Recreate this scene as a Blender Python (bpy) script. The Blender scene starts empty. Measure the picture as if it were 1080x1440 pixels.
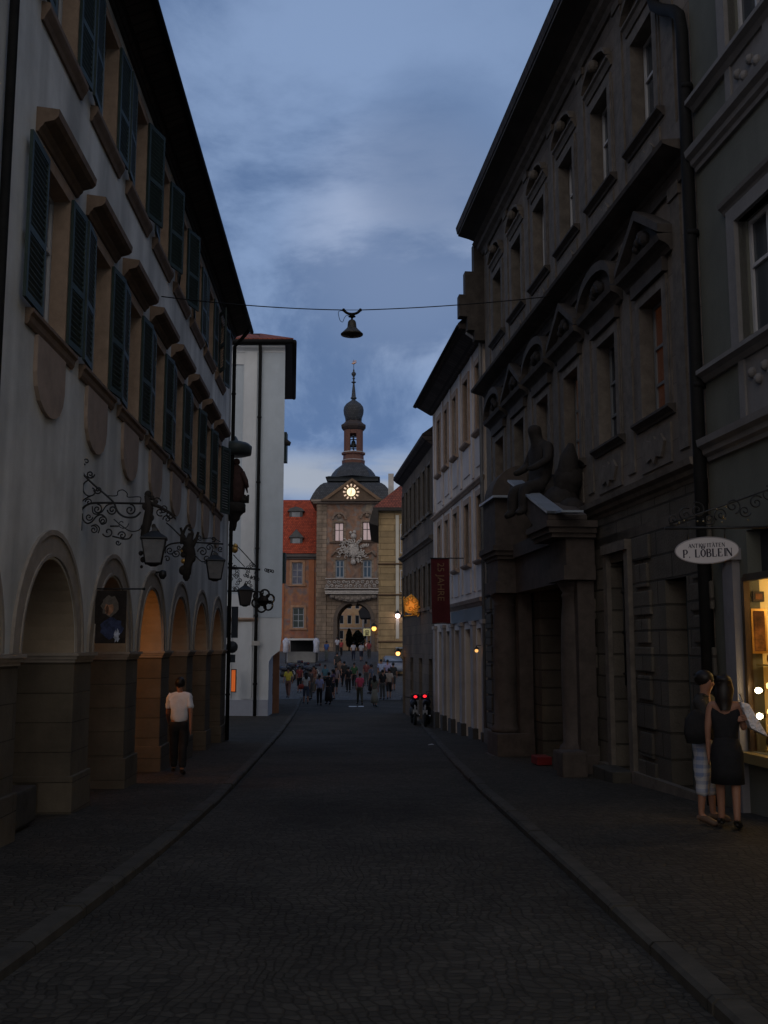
import bpy, bmesh, math, random
from math import sin, cos, pi, radians, atan, sqrt
from mathutils import Vector, Matrix, noise
random.seed(7)
S = bpy.context.scene
COL = S.collection
F = 1430.0; TH = atan(190/1430.0); H = 1.65
CT, ST = cos(TH), sin(TH)

def ray(px, py):
    dx = (px-540)/F; dz = (720-py)/F
    return dx, CT-dz*ST, ST+dz*CT
def at(px, py, Y):
    dx, dy, dz = ray(px, py); k = Y/dy
    return Vector((k*dx, Y, H+k*dz))

def gz(y):                                    # street level: falls away from the camera, climbs to the gate tower
    if y < 36: return -.036*y
    if y < 46: return -1.296-.134*sin((y-36)/10*pi/2)
    if y < 57: return -1.43
    if y < 61: return -1.43+.013*(y-57)**2*.5
    if y < 111: return min(1.2, -1.326+.052*(y-61))
    return 1.2+.0*(y-111)

# ------------------------------------------------------------------ materials
MATS = {}
def mat(name, col, rough=.85, var=.18, scale=1.5, bump=0, bscale=30, brick=None, metal=0, emit=None, estr=0, streak=0, spec=.3,
        bump_d=.01, tile=None, cob=None, cols=None):
    if name in MATS: return MATS[name]
    m = bpy.data.materials.new(name); m.use_nodes = True
    nt = m.node_tree; N = nt.nodes; Lk = nt.links
    b = N['Principled BSDF']; b.inputs['Roughness'].default_value = rough
    b.inputs['Metallic'].default_value = metal
    b.inputs['Specular IOR Level'].default_value = spec
    tc = N.new('ShaderNodeTexCoord')
    n1 = N.new('ShaderNodeTexNoise'); n1.inputs['Scale'].default_value = scale; n1.inputs['Detail'].default_value = 8
    n1.inputs['Roughness'].default_value = .65
    Lk.new(tc.outputs['Object'], n1.inputs['Vector'])
    r = N.new('ShaderNodeMapRange'); r.inputs[1].default_value = .3; r.inputs[2].default_value = .7
    r.inputs[3].default_value = 1-var; r.inputs[4].default_value = 1+var
    Lk.new(n1.outputs['Fac'], r.inputs[0])
    fac = r.outputs[0]
    def mul(a, bb):
        k = N.new('ShaderNodeMath'); k.operation = 'MULTIPLY'; Lk.new(a, k.inputs[0])
        if isinstance(bb, float): k.inputs[1].default_value = bb
        else: Lk.new(bb, k.inputs[1])
        return k.outputs[0]
    if streak:
        mp = N.new('ShaderNodeMapping'); mp.inputs['Scale'].default_value = (1.1, 1.1, .16)
        n2 = N.new('ShaderNodeTexNoise'); n2.inputs['Scale'].default_value = 1.2; n2.inputs['Detail'].default_value = 6
        Lk.new(tc.outputs['Object'], mp.inputs[0]); Lk.new(mp.outputs[0], n2.inputs['Vector'])
        r2 = N.new('ShaderNodeMapRange'); r2.inputs[1].default_value = .35; r2.inputs[2].default_value = .65
        r2.inputs[3].default_value = 1-streak; r2.inputs[4].default_value = 1+streak*.4
        Lk.new(n2.outputs['Fac'], r2.inputs[0]); fac = mul(fac, r2.outputs[0])
    hgt = None
    if brick:                                 # coursed stone: (axis, width, height, mortar)
        ax, bw, bh, mo = brick
        sp = N.new('ShaderNodeSeparateXYZ'); cb = N.new('ShaderNodeCombineXYZ')
        Lk.new(tc.outputs['Object'], sp.inputs[0])
        Lk.new(sp.outputs[ax], cb.inputs[0]); Lk.new(sp.outputs['Z'], cb.inputs[1])
        bt = N.new('ShaderNodeTexBrick'); Lk.new(cb.outputs[0], bt.inputs['Vector'])
        bt.inputs['Scale'].default_value = 1; bt.inputs['Brick Width'].default_value = bw
        bt.inputs['Row Height'].default_value = bh; bt.inputs['Mortar Size'].default_value = mo
        bt.inputs['Mortar Smooth'].default_value = .3
        bt.inputs['Color1'].default_value = (.82, .82, .82, 1); bt.inputs['Color2'].default_value = (1.12, 1.1, 1.05, 1)
        bt.inputs['Mortar'].default_value = (.45, .44, .42, 1)
        bc = bt.outputs['Color']
        inv = N.new('ShaderNodeMath'); inv.operation = 'SUBTRACT'; inv.inputs[0].default_value = 1
        Lk.new(bt.outputs['Fac'], inv.inputs[1]); hgt = inv.outputs[0]
    if cob:
        vn = N.new('ShaderNodeTexVoronoi'); vn.feature = 'DISTANCE_TO_EDGE'; vn.inputs['Scale'].default_value = cob
        vn.inputs['Randomness'].default_value = .42
        v2 = N.new('ShaderNodeTexVoronoi'); v2.inputs['Scale'].default_value = cob; v2.inputs['Randomness'].default_value = .42
        wn = N.new('ShaderNodeTexNoise'); wn.inputs['Scale'].default_value = 1.1
        mx = N.new('ShaderNodeVectorMath'); mx.operation = 'MULTIPLY_ADD'
        mx.inputs[1].default_value = (.5, .5, 0)
        Lk.new(tc.outputs['Object'], wn.inputs['Vector'])
        Lk.new(wn.outputs['Color'], mx.inputs[0]); Lk.new(tc.outputs['Object'], mx.inputs[2])
        fl = N.new('ShaderNodeVectorMath'); fl.operation = 'MULTIPLY'; fl.inputs[1].default_value = (1, 1, 0)
        Lk.new(mx.outputs[0], fl.inputs[0])
        Lk.new(fl.outputs[0], vn.inputs['Vector']); Lk.new(fl.outputs[0], v2.inputs['Vector'])
        cr = N.new('ShaderNodeMapRange'); cr.inputs[1].default_value = .0; cr.inputs[2].default_value = .16
        cr.inputs[3].default_value = .0; cr.inputs[4].default_value = 1
        Lk.new(vn.outputs['Distance'], cr.inputs[0]); hgt = cr.outputs[0]
        c3 = N.new('ShaderNodeMapRange'); c3.inputs[3].default_value = .62; c3.inputs[4].default_value = 1
        Lk.new(cr.outputs[0], c3.inputs[0]); fac = mul(fac, c3.outputs[0])
        sg = N.new('ShaderNodeSeparateXYZ'); Lk.new(v2.outputs['Color'], sg.inputs[0])
        c4 = N.new('ShaderNodeMapRange'); c4.inputs[3].default_value = .75; c4.inputs[4].default_value = 1.3
        Lk.new(sg.outputs[0], c4.inputs[0]); fac = mul(fac, c4.outputs[0])
    if tile:                                  # roof tiles: rows along z / ridges along the axis
        ax = tile
        sp = N.new('ShaderNodeSeparateXYZ'); cb = N.new('ShaderNodeCombineXYZ'); Lk.new(tc.outputs['Object'], sp.inputs[0])
        Lk.new(sp.outputs[ax], cb.inputs[0]); Lk.new(sp.outputs['Z'], cb.inputs[1])
        bt = N.new('ShaderNodeTexBrick'); Lk.new(cb.outputs[0], bt.inputs['Vector'])
        bt.inputs['Scale'].default_value = 1; bt.inputs['Brick Width'].default_value = .22; bt.inputs['Row Height'].default_value = .2
        bt.inputs['Mortar Size'].default_value = .02
        bt.inputs['Color1'].default_value = (.7, .7, .7, 1); bt.inputs['Color2'].default_value = (1.2, 1.15, 1.1, 1)
        bt.inputs['Mortar'].default_value = (.35, .33, .32, 1)
        bc = bt.outputs['Color']; brick = True
        inv = N.new('ShaderNodeMath'); inv.operation = 'SUBTRACT'; inv.inputs[0].default_value = 1
        Lk.new(bt.outputs['Fac'], inv.inputs[1]); hgt = inv.outputs[0]
    if cols:                                  # painted plaster in several colours
        rp = N.new('ShaderNodeValToRGB'); el = rp.color_ramp.elements
        while len(el) < len(cols): el.new(.5)
        for i, c in enumerate(cols):
            el[i].position = .3+.4*i/(len(cols)-1); el[i].color = (*c, 1)
        n5 = N.new('ShaderNodeTexNoise'); n5.inputs['Scale'].default_value = .8; n5.inputs['Detail'].default_value = 5
        Lk.new(tc.outputs['Object'], n5.inputs['Vector']); Lk.new(n5.outputs['Fac'], rp.inputs[0])
        base = rp.outputs[0]
    else:
        cc = N.new('ShaderNodeRGB'); cc.outputs[0].default_value = (*col, 1); base = cc.outputs[0]
    sc = N.new('ShaderNodeVectorMath'); sc.operation = 'SCALE'; Lk.new(base, sc.inputs[0]); Lk.new(fac, sc.inputs['Scale'])
    out = sc.outputs[0]
    if brick:
        mm = N.new('ShaderNodeVectorMath'); mm.operation = 'MULTIPLY'; Lk.new(out, mm.inputs[0]); Lk.new(bc, mm.inputs[1]); out = mm.outputs[0]
    Lk.new(out, b.inputs['Base Color'])
    if bump or hgt is not None:
        bp = N.new('ShaderNodeBump'); bp.inputs['Strength'].default_value = 1 if hgt is not None else bump
        bp.inputs['Distance'].default_value = bump_d
        nb = N.new('ShaderNodeTexNoise'); nb.inputs['Scale'].default_value = bscale; nb.inputs['Detail'].default_value = 5
        Lk.new(tc.outputs['Object'], nb.inputs['Vector'])
        if hgt is not None:
            ad = N.new('ShaderNodeMath'); ad.operation = 'MULTIPLY_ADD'; Lk.new(nb.outputs['Fac'], ad.inputs[0])
            ad.inputs[1].default_value = .4; Lk.new(hgt, ad.inputs[2]); Lk.new(ad.outputs[0], bp.inputs['Height'])
        else: Lk.new(nb.outputs['Fac'], bp.inputs['Height'])
        Lk.new(bp.outputs[0], b.inputs['Normal'])
    if emit:
        b.inputs['Emission Color'].default_value = (*emit, 1); b.inputs['Emission Strength'].default_value = estr
    MATS[name] = m
    return m

def emis(name, col, s): return mat(name, col, emit=col, estr=s, var=.02)

stucco_white = mat('stucco_white', (.58, .58, .56), var=.2, scale=.9, streak=.32, bump=.3, bscale=60)
stone_brown = mat('stone_brown', (.105, .088, .067), var=.3, brick=('Y', .9, .36, .006), bump_d=.012, streak=.15)
trim_tan = mat('trim_tan', (.30, .215, .155), var=.2, scale=5, bump=.3, bscale=25)
trim_arch = mat('trim_arch', (.29, .25, .21), var=.18, scale=5, bump=.3)
trim_brown = mat('trim_brown', (.17, .118, .085), var=.25, scale=5, bump=.3)
apron_tan = mat('apron_tan', (.31, .235, .185), var=.18, scale=3, bump=.3)
shutter_green = mat('shutter_green', (.030, .048, .044), rough=.55, var=.25, scale=6)
glass_dark = mat('glass_dark', (.02, .025, .035), rough=.08, var=.05, spec=.6)
wood_white = mat('wood_white', (.45, .45, .46), rough=.6, var=.08)
wood_grey = mat('wood_grey', (.16, .17, .18), rough=.6, var=.1)
wood_dark = mat('wood_dark', (.035, .03, .027), rough=.7, var=.3, scale=4, bump=.4)
iron = mat('wrought_iron', (.012, .012, .013), rough=.5, var=.2, spec=.4)
pipe_dark = mat('pipe_metal', (.010, .010, .010), rough=.75, spec=.15, var=.3, scale=8)
gilt = mat('gilding', (.55, .33, .10), rough=.35, metal=.7, var=.2, scale=10)
tile_red = mat('tile_red', (.24, .065, .035), var=.25, scale=2, tile='X', bump_d=.02)
tile_red_y = mat('tile_red_side', (.20, .07, .045), var=.25, scale=2, tile='Y', bump_d=.02)
tile_dark = mat('tile_dark', (.05, .04, .037), var=.3, scale=3, tile='Y', bump_d=.02)
palace_stone = mat('palace_stone', (.165, .138, .116), var=.25, scale=1.2, streak=.25, brick=('Y', 1.1, .42, .006), bump_d=.006)
palace_rustic = mat('palace_rusticated', (.10, .088, .073), var=.25, scale=1.5, streak=.2, brick=('Y', 1.2, .38, .02), bump_d=.03)
palace_smooth = mat('palace_upper_trim', (.155, .13, .108), var=.25, scale=3, streak=.2, bump=.4)
dark_stone = mat('dark_palace_stone', (.062, .052, .045), var=.35, scale=4, streak=.2, bump=.5)  # darker stone for pediments, sills, middle cornice and stepped wall
palace_trim = mat('palace_trim', (.135, .115, .096), var=.3, scale=5, streak=.2, bump=.4)
portal_dark = mat('portal_stone', (.075, .06, .052), var=.3, scale=4, bump=.5, bscale=20)
statue_dark = mat('statue_stone', (.025, .021, .019), var=.4, scale=7, bump=.6, bscale=30)
copper_blue = mat('lead_sheet', (.32, .36, .42), rough=.35, var=.15, scale=4, metal=.3)
cream = mat('cream_plaster', (.62, .52, .44), var=.1, streak=.15, bump=.3, bscale=50)
cream_trim = mat('cream_stone_trim', (.38, .27, .20), var=.2, scale=5, streak=.15, bump=.3)
cream_pil = mat('pilaster_plaster', (.56, .49, .45), var=.12, streak=.1)
dark_plaster = mat('dark_plaster', (.13, .105, .085), var=.2, streak=.25, bump=.3, brick=('Y', 1.0, .4, .006), bump_d=.005)
grey_green = mat('grey_green_plaster', (.125, .128, .108), var=.12, streak=.15, bump=.3)
grey_trim = mat('grey_trim', (.19, .18, .175), var=.12, scale=4, streak=.1, bump=.3)
white_front = mat('white_plaster', (.58, .60, .62), var=.06, streak=.1, bump=.25, bscale=50)
white_panel = mat('bluegrey_plaster', (.44, .49, .54), var=.07, streak=.1)
yellow_stone = mat('yellow_stone', (.34, .245, .135), var=.2, brick=('X', 2.2, .48, .02), bump_d=.02, streak=.08)
tower_stone = mat('tower_stone', (.24, .185, .145), var=.3, scale=1.2, brick=('X', 1.1, .45, .02), bump_d=.02, streak=.2)
tower_fresco = mat('tower_fresco', (.3, .2, .15), var=.25, scale=2, cols=[(.15, .10, .085), (.24, .17, .135), (.27, .15, .10), (.20, .18, .17), (.30, .24, .18)], streak=.2)
fresco_orange = mat('fresco_orange', (.5, .2, .1), var=.2, scale=1.5, cols=[(.32, .11, .06), (.24, .13, .105), (.34, .16, .09), (.19, .15, .15), (.29, .09, .055)], streak=.12)
orange_plain = mat('orange_plaster', (.36, .14, .07), var=.15, scale=2, streak=.1)
white_carved = mat('white_carving', (.40, .37, .35), var=.3, scale=6, bump=.8, bscale=12, bump_d=.05)
slate = mat('slate_roof', (.055, .06, .07), rough=.6, var=.2, scale=3, tile='X', bump_d=.01)
brown_lantern = mat('lantern_timber', (.13, .06, .045), rough=.7, var=.2, scale=5)
granite = mat('kerb_granite', (.048, .044, .038), var=.35, scale=4, bump=.4, brick=('Y', 1.1, 5.0, .012), bump_d=.006)
road_m = mat('cobbled_road', (.048, .0435, .037), rough=.8, spec=.12, var=.42, scale=.4, cob=13.5, bump_d=.006)
pave_m = mat('cobbled_pavement', (.047, .041, .033), rough=.8, spec=.15, var=.25, scale=.9, cob=13, bump_d=.007)
skin = mat('skin', (.26, .13, .085), rough=.55, var=.08, scale=8)
hair_dark = mat('hair_dark', (.012, .009, .008), rough=.5, var=.3, scale=30)
cloth_white = mat('cloth_white', (.62, .62, .66), var=.08, scale=9, bump=.3, bscale=14, bump_d=.03)
cloth_black = mat('cloth_black', (.010, .010, .012), var=.3, scale=9, bump=.3, bscale=14, bump_d=.03)
shoe_m = mat('shoe_leather', (.02, .017, .015), rough=.5)
def cloth(n, c): return mat('cloth_'+n, c, var=.15, scale=9, bump=.3, bscale=14, bump_d=.03)

# ------------------------------------------------------------------ mesh building
def tag(o, label=None, cat=None, group=None, kind=None):
    if label: o['label'] = label
    if cat: o['category'] = cat
    if group: o['group'] = group
    if kind: o['kind'] = kind
    return o
def empty(name, loc, label, cat, group=None, rz=0):
    o = bpy.data.objects.new(name, None); COL.objects.link(o); o.location = loc; o.rotation_euler = (0, 0, rz)
    o.empty_display_size = .2
    return tag(o, label, cat, group)
def link(name, me, m, parent=None, loc=(0, 0, 0)):
    o = bpy.data.objects.new(name, me); COL.objects.link(o); o.location = loc
    if m and not me.materials: me.materials.append(m)
    if parent: o.parent = parent
    return o
def idP(t, d, z): return Vector((t, d, z))
class Frame:
    """P(t, d, z): t = world Y (or X) along the facade, d = out of the wall towards the street."""
    def __init__(s, y0, x0, m, side):
        s.y0, s.x0, s.m = y0, x0, m
        n = Vector((1, -m, 0)).normalized()
        s.n = n if side == 'L' else -n
        s.e = Vector((m, 1, 0)).normalized()
    def P(s, t, d, z): return Vector((s.x0+s.m*(t-s.y0), t, z))+s.n*d
    def rz(s): return atan(-s.m)
class Front:
    def __init__(s, Y): s.Y = Y; s.n = Vector((0, -1, 0)); s.e = Vector((1, 0, 0))
    def P(s, t, d, z): return Vector((t, s.Y-d, z))
class MB:
    def __init__(s, P=idP, org=None): s.v = []; s.f = []; s.P = P; s.o = Vector(org) if org is not None else Vector((0, 0, 0)); s.sm = []
    def add(s, pts, faces, smooth=False, raw=False):
        k = len(s.v)
        for p in pts: s.v.append((Vector(p) if raw else s.P(*p))-s.o)
        for f in faces: s.f.append([k+i for i in f]); s.sm.append(smooth)
        return s
    def box(s, t0, t1, d0, d1, z0, z1):
        p = [(t, d, z) for t in (t0, t1) for d in (d0, d1) for z in (z0, z1)]
        return s.add(p, [(0, 1, 3, 2), (4, 6, 7, 5), (0, 4, 5, 1), (2, 3, 7, 6), (0, 2, 6, 4), (1, 5, 7, 3)])
    def prism(s, poly, d0, d1):               # polygon in (t, z), thickness in d
        n = len(poly)
        p = [(a, d0, b) for a, b in poly]+[(a, d1, b) for a, b in poly]
        return s.add(p, [tuple(range(n)), tuple(range(2*n-1, n-1, -1))]+[(i, (i+1) % n, n+(i+1) % n, n+i) for i in range(n)])
    def prof(s, poly, t0, t1):                # polygon in (d, z), extruded along t
        n = len(poly)
        p = [(t0, a, b) for a, b in poly]+[(t1, a, b) for a, b in poly]
        return s.add(p, [tuple(range(n)), tuple(range(2*n-1, n-1, -1))]+[(i, (i+1) % n, n+(i+1) % n, n+i) for i in range(n)])
    def quad(s, pts): return s.add(pts, [(0, 1, 2, 3)])
    def tube(s, pts, r, n=6, raw=True, closed=False):
        P = [Vector(p) if raw else s.P(*p) for p in pts]
        rs = r if isinstance(r, (list, tuple)) else [r]*len(P)
        vv = []; up = Vector((0, 0, 1)); prev = None
        for i, p in enumerate(P):
            d = (P[min(i+1, len(P)-1)]-P[max(i-1, 0)]); d.normalize()
            a = d.cross(up)
            if a.length < .1: a = d.cross(Vector((1, 0, 0)))
            if prev is not None:
                a = prev-d*prev.dot(d)
            a.normalize(); prev = a; b = d.cross(a)
            for k in range(n):
                an = 2*pi*k/n; vv.append(p+(a*cos(an)+b*sin(an))*rs[i])
        fs = [(i*n+k, i*n+(k+1) % n, (i+1)*n+(k+1) % n, (i+1)*n+k) for i in range(len(P)-1) for k in range(n)]
        fs += [tuple(range(n)), tuple(range(len(P)*n-1, len(P)*n-n-1, -1))]
        return s.add(vv, fs, True, raw=True)
    def lathe(s, c, prof, n=16, sx=1, sy=1, square=False, rot=0):
        c = Vector(c); vv = []
        for r, z in prof:
            for k in range(n):
                an = 2*pi*(k+.5*square)/n+rot
                q = r/(cos(pi/n) if square else 1)
                vv.append(c+Vector((q*cos(an)*sx, q*sin(an)*sy, z)))
        m = len(prof)
        fs = [(i*n+k, i*n+(k+1) % n, (i+1)*n+(k+1) % n, (i+1)*n+k) for i in range(m-1) for k in range(n)]
        fs += [tuple(range(n-1, -1, -1)), tuple(range((m-1)*n, m*n))]
        return s.add(vv, fs, n > 8, raw=True)
    def ball(s, c, r, n=10, sx=1, sy=1, sz=1):
        pr = [(max(.001, r*sin(pi*i/n)), -r*cos(pi*i/n)*sz) for i in range(n+1)]
        return s.lathe(c, pr, n, sx, sy)
    def build(s, name, m, parent=None, bevel=0, loc=None):
        me = bpy.data.meshes.new(name)
        me.from_pydata([tuple(v) for v in s.v], [], s.f)
        me.polygons.foreach_set('use_smooth', s.sm)
        bm = bmesh.new(); bm.from_mesh(me); bmesh.ops.recalc_face_normals(bm, faces=bm.faces[:])
        if bevel:
            es = [e for e in bm.edges if len(e.link_faces) == 2 and e.calc_face_angle(0) > .6]
            bmesh.ops.bevel(bm, geom=es, offset=bevel, segments=2, affect='EDGES', profile=.6)
        bm.to_mesh(me); bm.free()
        o = link(name, me, m, parent)
        if loc is not None: o.location = loc
        elif parent is None: o.location = s.o
        return o

def wall_sheet(mb, t0, t1, z0, z1, rects=(), arches=(), depth=.25, d=0):
    """front sheet with rectangular (t0,t1,z0,z1) and arched (tc,r,zb,zs) openings and their reveals"""
    holes = list(rects)+[(tc-r, tc+r, zb, zs+r) for tc, r, zb, zs in arches]
    ts = sorted({t0, t1, *[h[0] for h in holes], *[h[1] for h in holes]}); ts = [t for t in ts if t0-1e-6 <= t <= t1+1e-6]
    zs_ = sorted({z0, z1, *[h[2] for h in holes], *[h[3] for h in holes]}); zs_ = [z for z in zs_ if z0-1e-6 <= z <= z1+1e-6]
    for a, b in zip(ts, ts[1:]):
        for c, e in zip(zs_, zs_[1:]):
            m, n = (a+b)/2, (c+e)/2
            if any(h[0] < m < h[1] and h[2] < n < h[3] for h in holes): continue
            mb.quad([(a, d, c), (b, d, c), (b, d, e), (a, d, e)])
    for a, b, c, e in rects:
        c2 = max(c, z0)
        mb.quad([(a, d, c2), (a, d-depth, c2), (a, d-depth, e), (a, d, e)])
        mb.quad([(b, d, c2), (b, d-depth, c2), (b, d-depth, e), (b, d, e)])
        mb.quad([(a, d, e), (b, d, e), (b, d-depth, e), (a, d-depth, e)])
        if c > z0: mb.quad([(a, d, c), (b, d, c), (b, d-depth, c), (a, d-depth, c)])
    for tc, r, zb, zs in arches:
        K = 20; top = zs+r
        q = [(tc-r*cos(pi*i/K), zs+r*sin(pi*i/K)) for i in range(K+1)]
        for (a, za), (b, zb2) in zip(q, q[1:]):
            mb.quad([(a, d, za), (b, d, zb2), (b, d, top), (a, d, top)])
            mb.quad([(a, d, za), (b, d, zb2), (b, d-depth, zb2), (a, d-depth, za)])
        for sgn in (-1, 1):
            mb.quad([(tc+sgn*r, d, zb), (tc+sgn*r, d, zs), (tc+sgn*r, d-depth, zs), (tc+sgn*r, d-depth, zb)])
def arch_ring(mb, tc, zs, r0, r1, d0, d1, K=20):
    pts = []; fs = []
    for i in range(K+1):
        a = pi*i/K
        for r in (r0, r1):
            for d in (d0, d1): pts.append((tc-r*cos(a), d, zs+r*sin(a)))
    for i in range(K):
        k = 4*i
        fs += [(k, k+4, k+6, k+2), (k+1, k+3, k+7, k+5), (k, k+1, k+5, k+4), (k+2, k+6, k+7, k+3)]
    fs += [(0, 2, 3, 1), (4*K, 4*K+1, 4*K+3, 4*K+2)]
    mb.add(pts, fs)
def window(P, org, root, t0, t1, z0, z1, d, fm=wood_white, gm=glass_dark, mull=1, trans=(.62,), fw=.06, label=None):
    f = MB(P, org)
    f.box(t0, t0+fw, d-.05, d, z0, z1).box(t1-fw, t1, d-.05, d, z0, z1)
    f.box(t0+fw, t1-fw, d-.05, d, z0, z0+fw).box(t0+fw, t1-fw, d-.05, d, z1-fw, z1)
    for i in range(mull):
        c = t0+(t1-t0)*(i+1)/(mull+1); f.box(c-fw*.45, c+fw*.45, d-.045, d+.012, z0+fw, z1-fw)
    for q in trans:
        c = z0+(z1-z0)*q; f.box(t0+fw, t1-fw, d-.04, d+.006, c-fw*.4, c+fw*.4)
    o = f.build('window', fm, root)
    if label: o['label'] = label
    g = MB(P, org); g.box(t0+.01, t1-.01, d-.04, d-.03, z0+.01, z1-.01); g.build('pane', gm, o)
    return o
def shutter(P, org, root, hinge, w, z0, z1, sgn, ang, m=shutter_green, d0=.04):
    """louvred leaf hinged at t=hinge, lying against the wall towards sgn, swung out by ang degrees"""
    c, s_ = cos(radians(ang)), sin(radians(ang))
    Q = lambda a, b, z: P(hinge+sgn*(a*c-b*s_), d0+a*s_+b*c, z)
    mb = MB(Q, org); th = .035
    mb.box(0, .06, 0, th, z0, z1).box(w-.06, w, 0, th, z0, z1)
    zm = z0+(z1-z0)*.42
    for a, b in ((z0, z0+.08), (zm-.04, zm+.04), (z1-.08, z1)): mb.box(.06, w-.06, 0, th, a, b)
    for a, b in ((z0+.08, zm-.04), (zm+.04, z1-.08)):
        n = max(3, int((b-a)/.065))
        for i in range(n):
            z = a+(b-a)*(i+.5)/n
            mb.add([(.06, 0.004, z-.03), (w-.06, 0.004, z-.03), (w-.06, th-.004, z+.012), (.06, th-.004, z+.012),
                    (.06, 0.004, z-.022), (w-.06, 0.004, z-.022), (w-.06, th-.004, z+.02), (.06, th-.004, z+.02)],
                   [(0, 1, 2, 3), (7, 6, 5, 4), (0, 4, 5, 1), (2, 6, 7, 3), (0, 3, 7, 4), (1, 5, 6, 2)])
    return mb.build('shutter', m, root)
def cornice(mb, t0, t1, z, prof):             # prof: list of (d, dz) outline, wall side closed automatically
    mb.prof([(-.02, z+prof[0][1])]+[(d, z+q) for d, q in prof]+[(-.02, z+prof[-1][1])], t0, t1)
CORN = [(.06, 0), (.08, .06), (.14, .1), (.16, .17), (.24, .22), (.26, .32), (.02, .36)]
def corn(sc=1, h=1): return [(a*sc, b*h) for a, b in CORN]

# ------------------------------------------------------------------ ground, road, pavements
kl = [(-8, -2.3), (-2, -2.25), (3, -2.2), (8, -2.13), (14, -2.28), (20, -2.6), (29.7, -3.15), (40, -3.75), (51, -4.25), (60, -4.8)]
kr = [(-8, 1.75), (3, 1.68), (8, 1.64), (14, 1.52), (19.3, 1.44), (27, 1.46), (36.2, 1.48), (48, 1.4), (60, 1.0)]
def lerp(tab, y):
    if y <= tab[0][0]: return tab[0][1]
    for (a, b), (c, e) in zip(tab, tab[1:]):
        if y <= c: return b+(e-b)*(y-a)/(c-a)
    return tab[-1][1]
def smooth_tab(tab, y): return sum(lerp(tab, y+k) for k in (-2, -1, 0, 1, 2))/5
YS = [-8+.75*i for i in range(int(68/.75)+1)]
def strip(fa, fb, za, zb, ys, nx=1):
    mb = MB()
    for y, y2 in zip(ys, ys[1:]):
        for i in range(nx):
            def X(yy, k): return fa(yy)+(fb(yy)-fa(yy))*k/nx
            def Z(yy, k): return gz(yy)+za+(zb-za)*k/nx
            mb.quad([(X(y, i), y, Z(y, i)), (X(y, i+1), y, Z(y, i+1)), (X(y2, i+1), y2, Z(y2, i+1)), (X(y2, i), y2, Z(y2, i))])
    return mb
KL = lambda y: smooth_tab(kl, y); KR = lambda y: smooth_tab(kr, y)
g = MB()
gy = [-60, -20, -8]+[-8+2*i for i in range(1, 62)]+[140, 200, 400]
for y, y2 in zip(gy, gy[1:]):
    for x, x2 in zip((-200, -40, -12, -6, 0, 6, 14, 40), (-40, -12, -6, 0, 6, 14, 40, 200)):
        g.quad([(x, y, gz(max(y, -8))-.03), (x2, y, gz(max(y, -8))-.03), (x2, y2, gz(y2)-.03), (x, y2, gz(y2)-.03)])
o = g.build('ground', road_m); tag(o, kind='structure')
mb = strip(lambda y: KL(y), lambda y: KR(y), 0, 0, YS, 4); tag(mb.build('road', road_m), kind='structure')
def kerb(fx, sgn, name):
    mb = MB(); w = .15; y = -8; rr = random.Random(4)
    while y < 60:
        L = rr.uniform(.7, 1.25); a, b = y+.008, y+L-.008; hz, hx = rr.uniform(-.007, .009), rr.uniform(-.008, .008)
        X = lambda q, k: fx(q)+hx+sgn*k
        p = [(X(a, 0), a, gz(a)-.1), (X(a, w), a, gz(a)-.1), (X(b, w), b, gz(b)-.1), (X(b, 0), b, gz(b)-.1)]
        p += [(X(a, .0), a, gz(a)+.055+hz), (X(a, w), a, gz(a)+.08+hz), (X(b, w), b, gz(b)+.08+hz), (X(b, .0), b, gz(b)+.055+hz)]
        p += [(X(a, .025), a, gz(a)+.078+hz), (X(b, .025), b, gz(b)+.078+hz)]
        mb.add(p, [(0, 3, 7, 4), (4, 7, 9, 8), (8, 9, 6, 5), (1, 5, 6, 2), (0, 4, 8, 5, 1), (3, 2, 6, 9, 7)])
        y += L
    o = mb.build(name, granite); tag(o, kind='structure')
kerb(KL, -1, 'kerb'); kerb(KR, 1, 'kerb')
mb = strip(lambda y: -12, lambda y: KL(y)-.15, .118, .078, YS); tag(mb.build('pavement', pave_m), kind='structure')
mb = strip(lambda y: KR(y)+.15, lambda y: 12, .078, .118, YS); tag(mb.build('pavement', pave_m), kind='structure')

# ------------------------------------------------------------------ left: arcaded house
LF = Frame(29.3, -4.51, -.0388, 'L'); P = LF.P; O = LF.P(20, 0, gz(20))
house = empty('arcaded_house', O, 'long white stucco house with arcade and green shutters on the left side', 'house')
T0, T1 = 1.0, 29.3
WC = [11.22+2.17*k for k in range(8)]
AC = [11.75+3.07*k for k in range(-3, 6)]
rects = []
for c in WC: rects += [(c-.5, c+.5, 5.2, 7.0), (c-.5, c+.5, 8.72, 10.35)]
ZI = 1.56
w = MB(P, O); wall_sheet(w, T0, T1, ZI, 10.85, rects, [(c, 1.10, ZI, ZI) for c in AC], .28)
dpt = 1.05
aw = MB(P, O); wall_sheet(aw, T0, 28.0, ZI+.004, 2.98, (), [(c, 1.085, ZI+.004, ZI+.004) for c in AC], dpt-.004, d=-.004); wall_sheet(aw, T0, 28.0, ZI+.004, 2.98, (), [(c, 1.085, ZI+.004, ZI+.004) for c in AC], .002, d=-dpt)
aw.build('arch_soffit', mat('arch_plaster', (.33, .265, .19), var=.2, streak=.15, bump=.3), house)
w.quad([(T1, 0, -3), (T1, -9, -3), (T1, -9, 10.85), (T1, 0, 10.85)])
w.quad([(T0, 0, -3), (T0, -9, -3), (T0, -9, 10.85), (T0, 0, 10.85)])
w.quad([(T0, -9, -3), (T1, -9, -3), (T1, -9, 10.85), (T0, -9, 10.85)])
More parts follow.
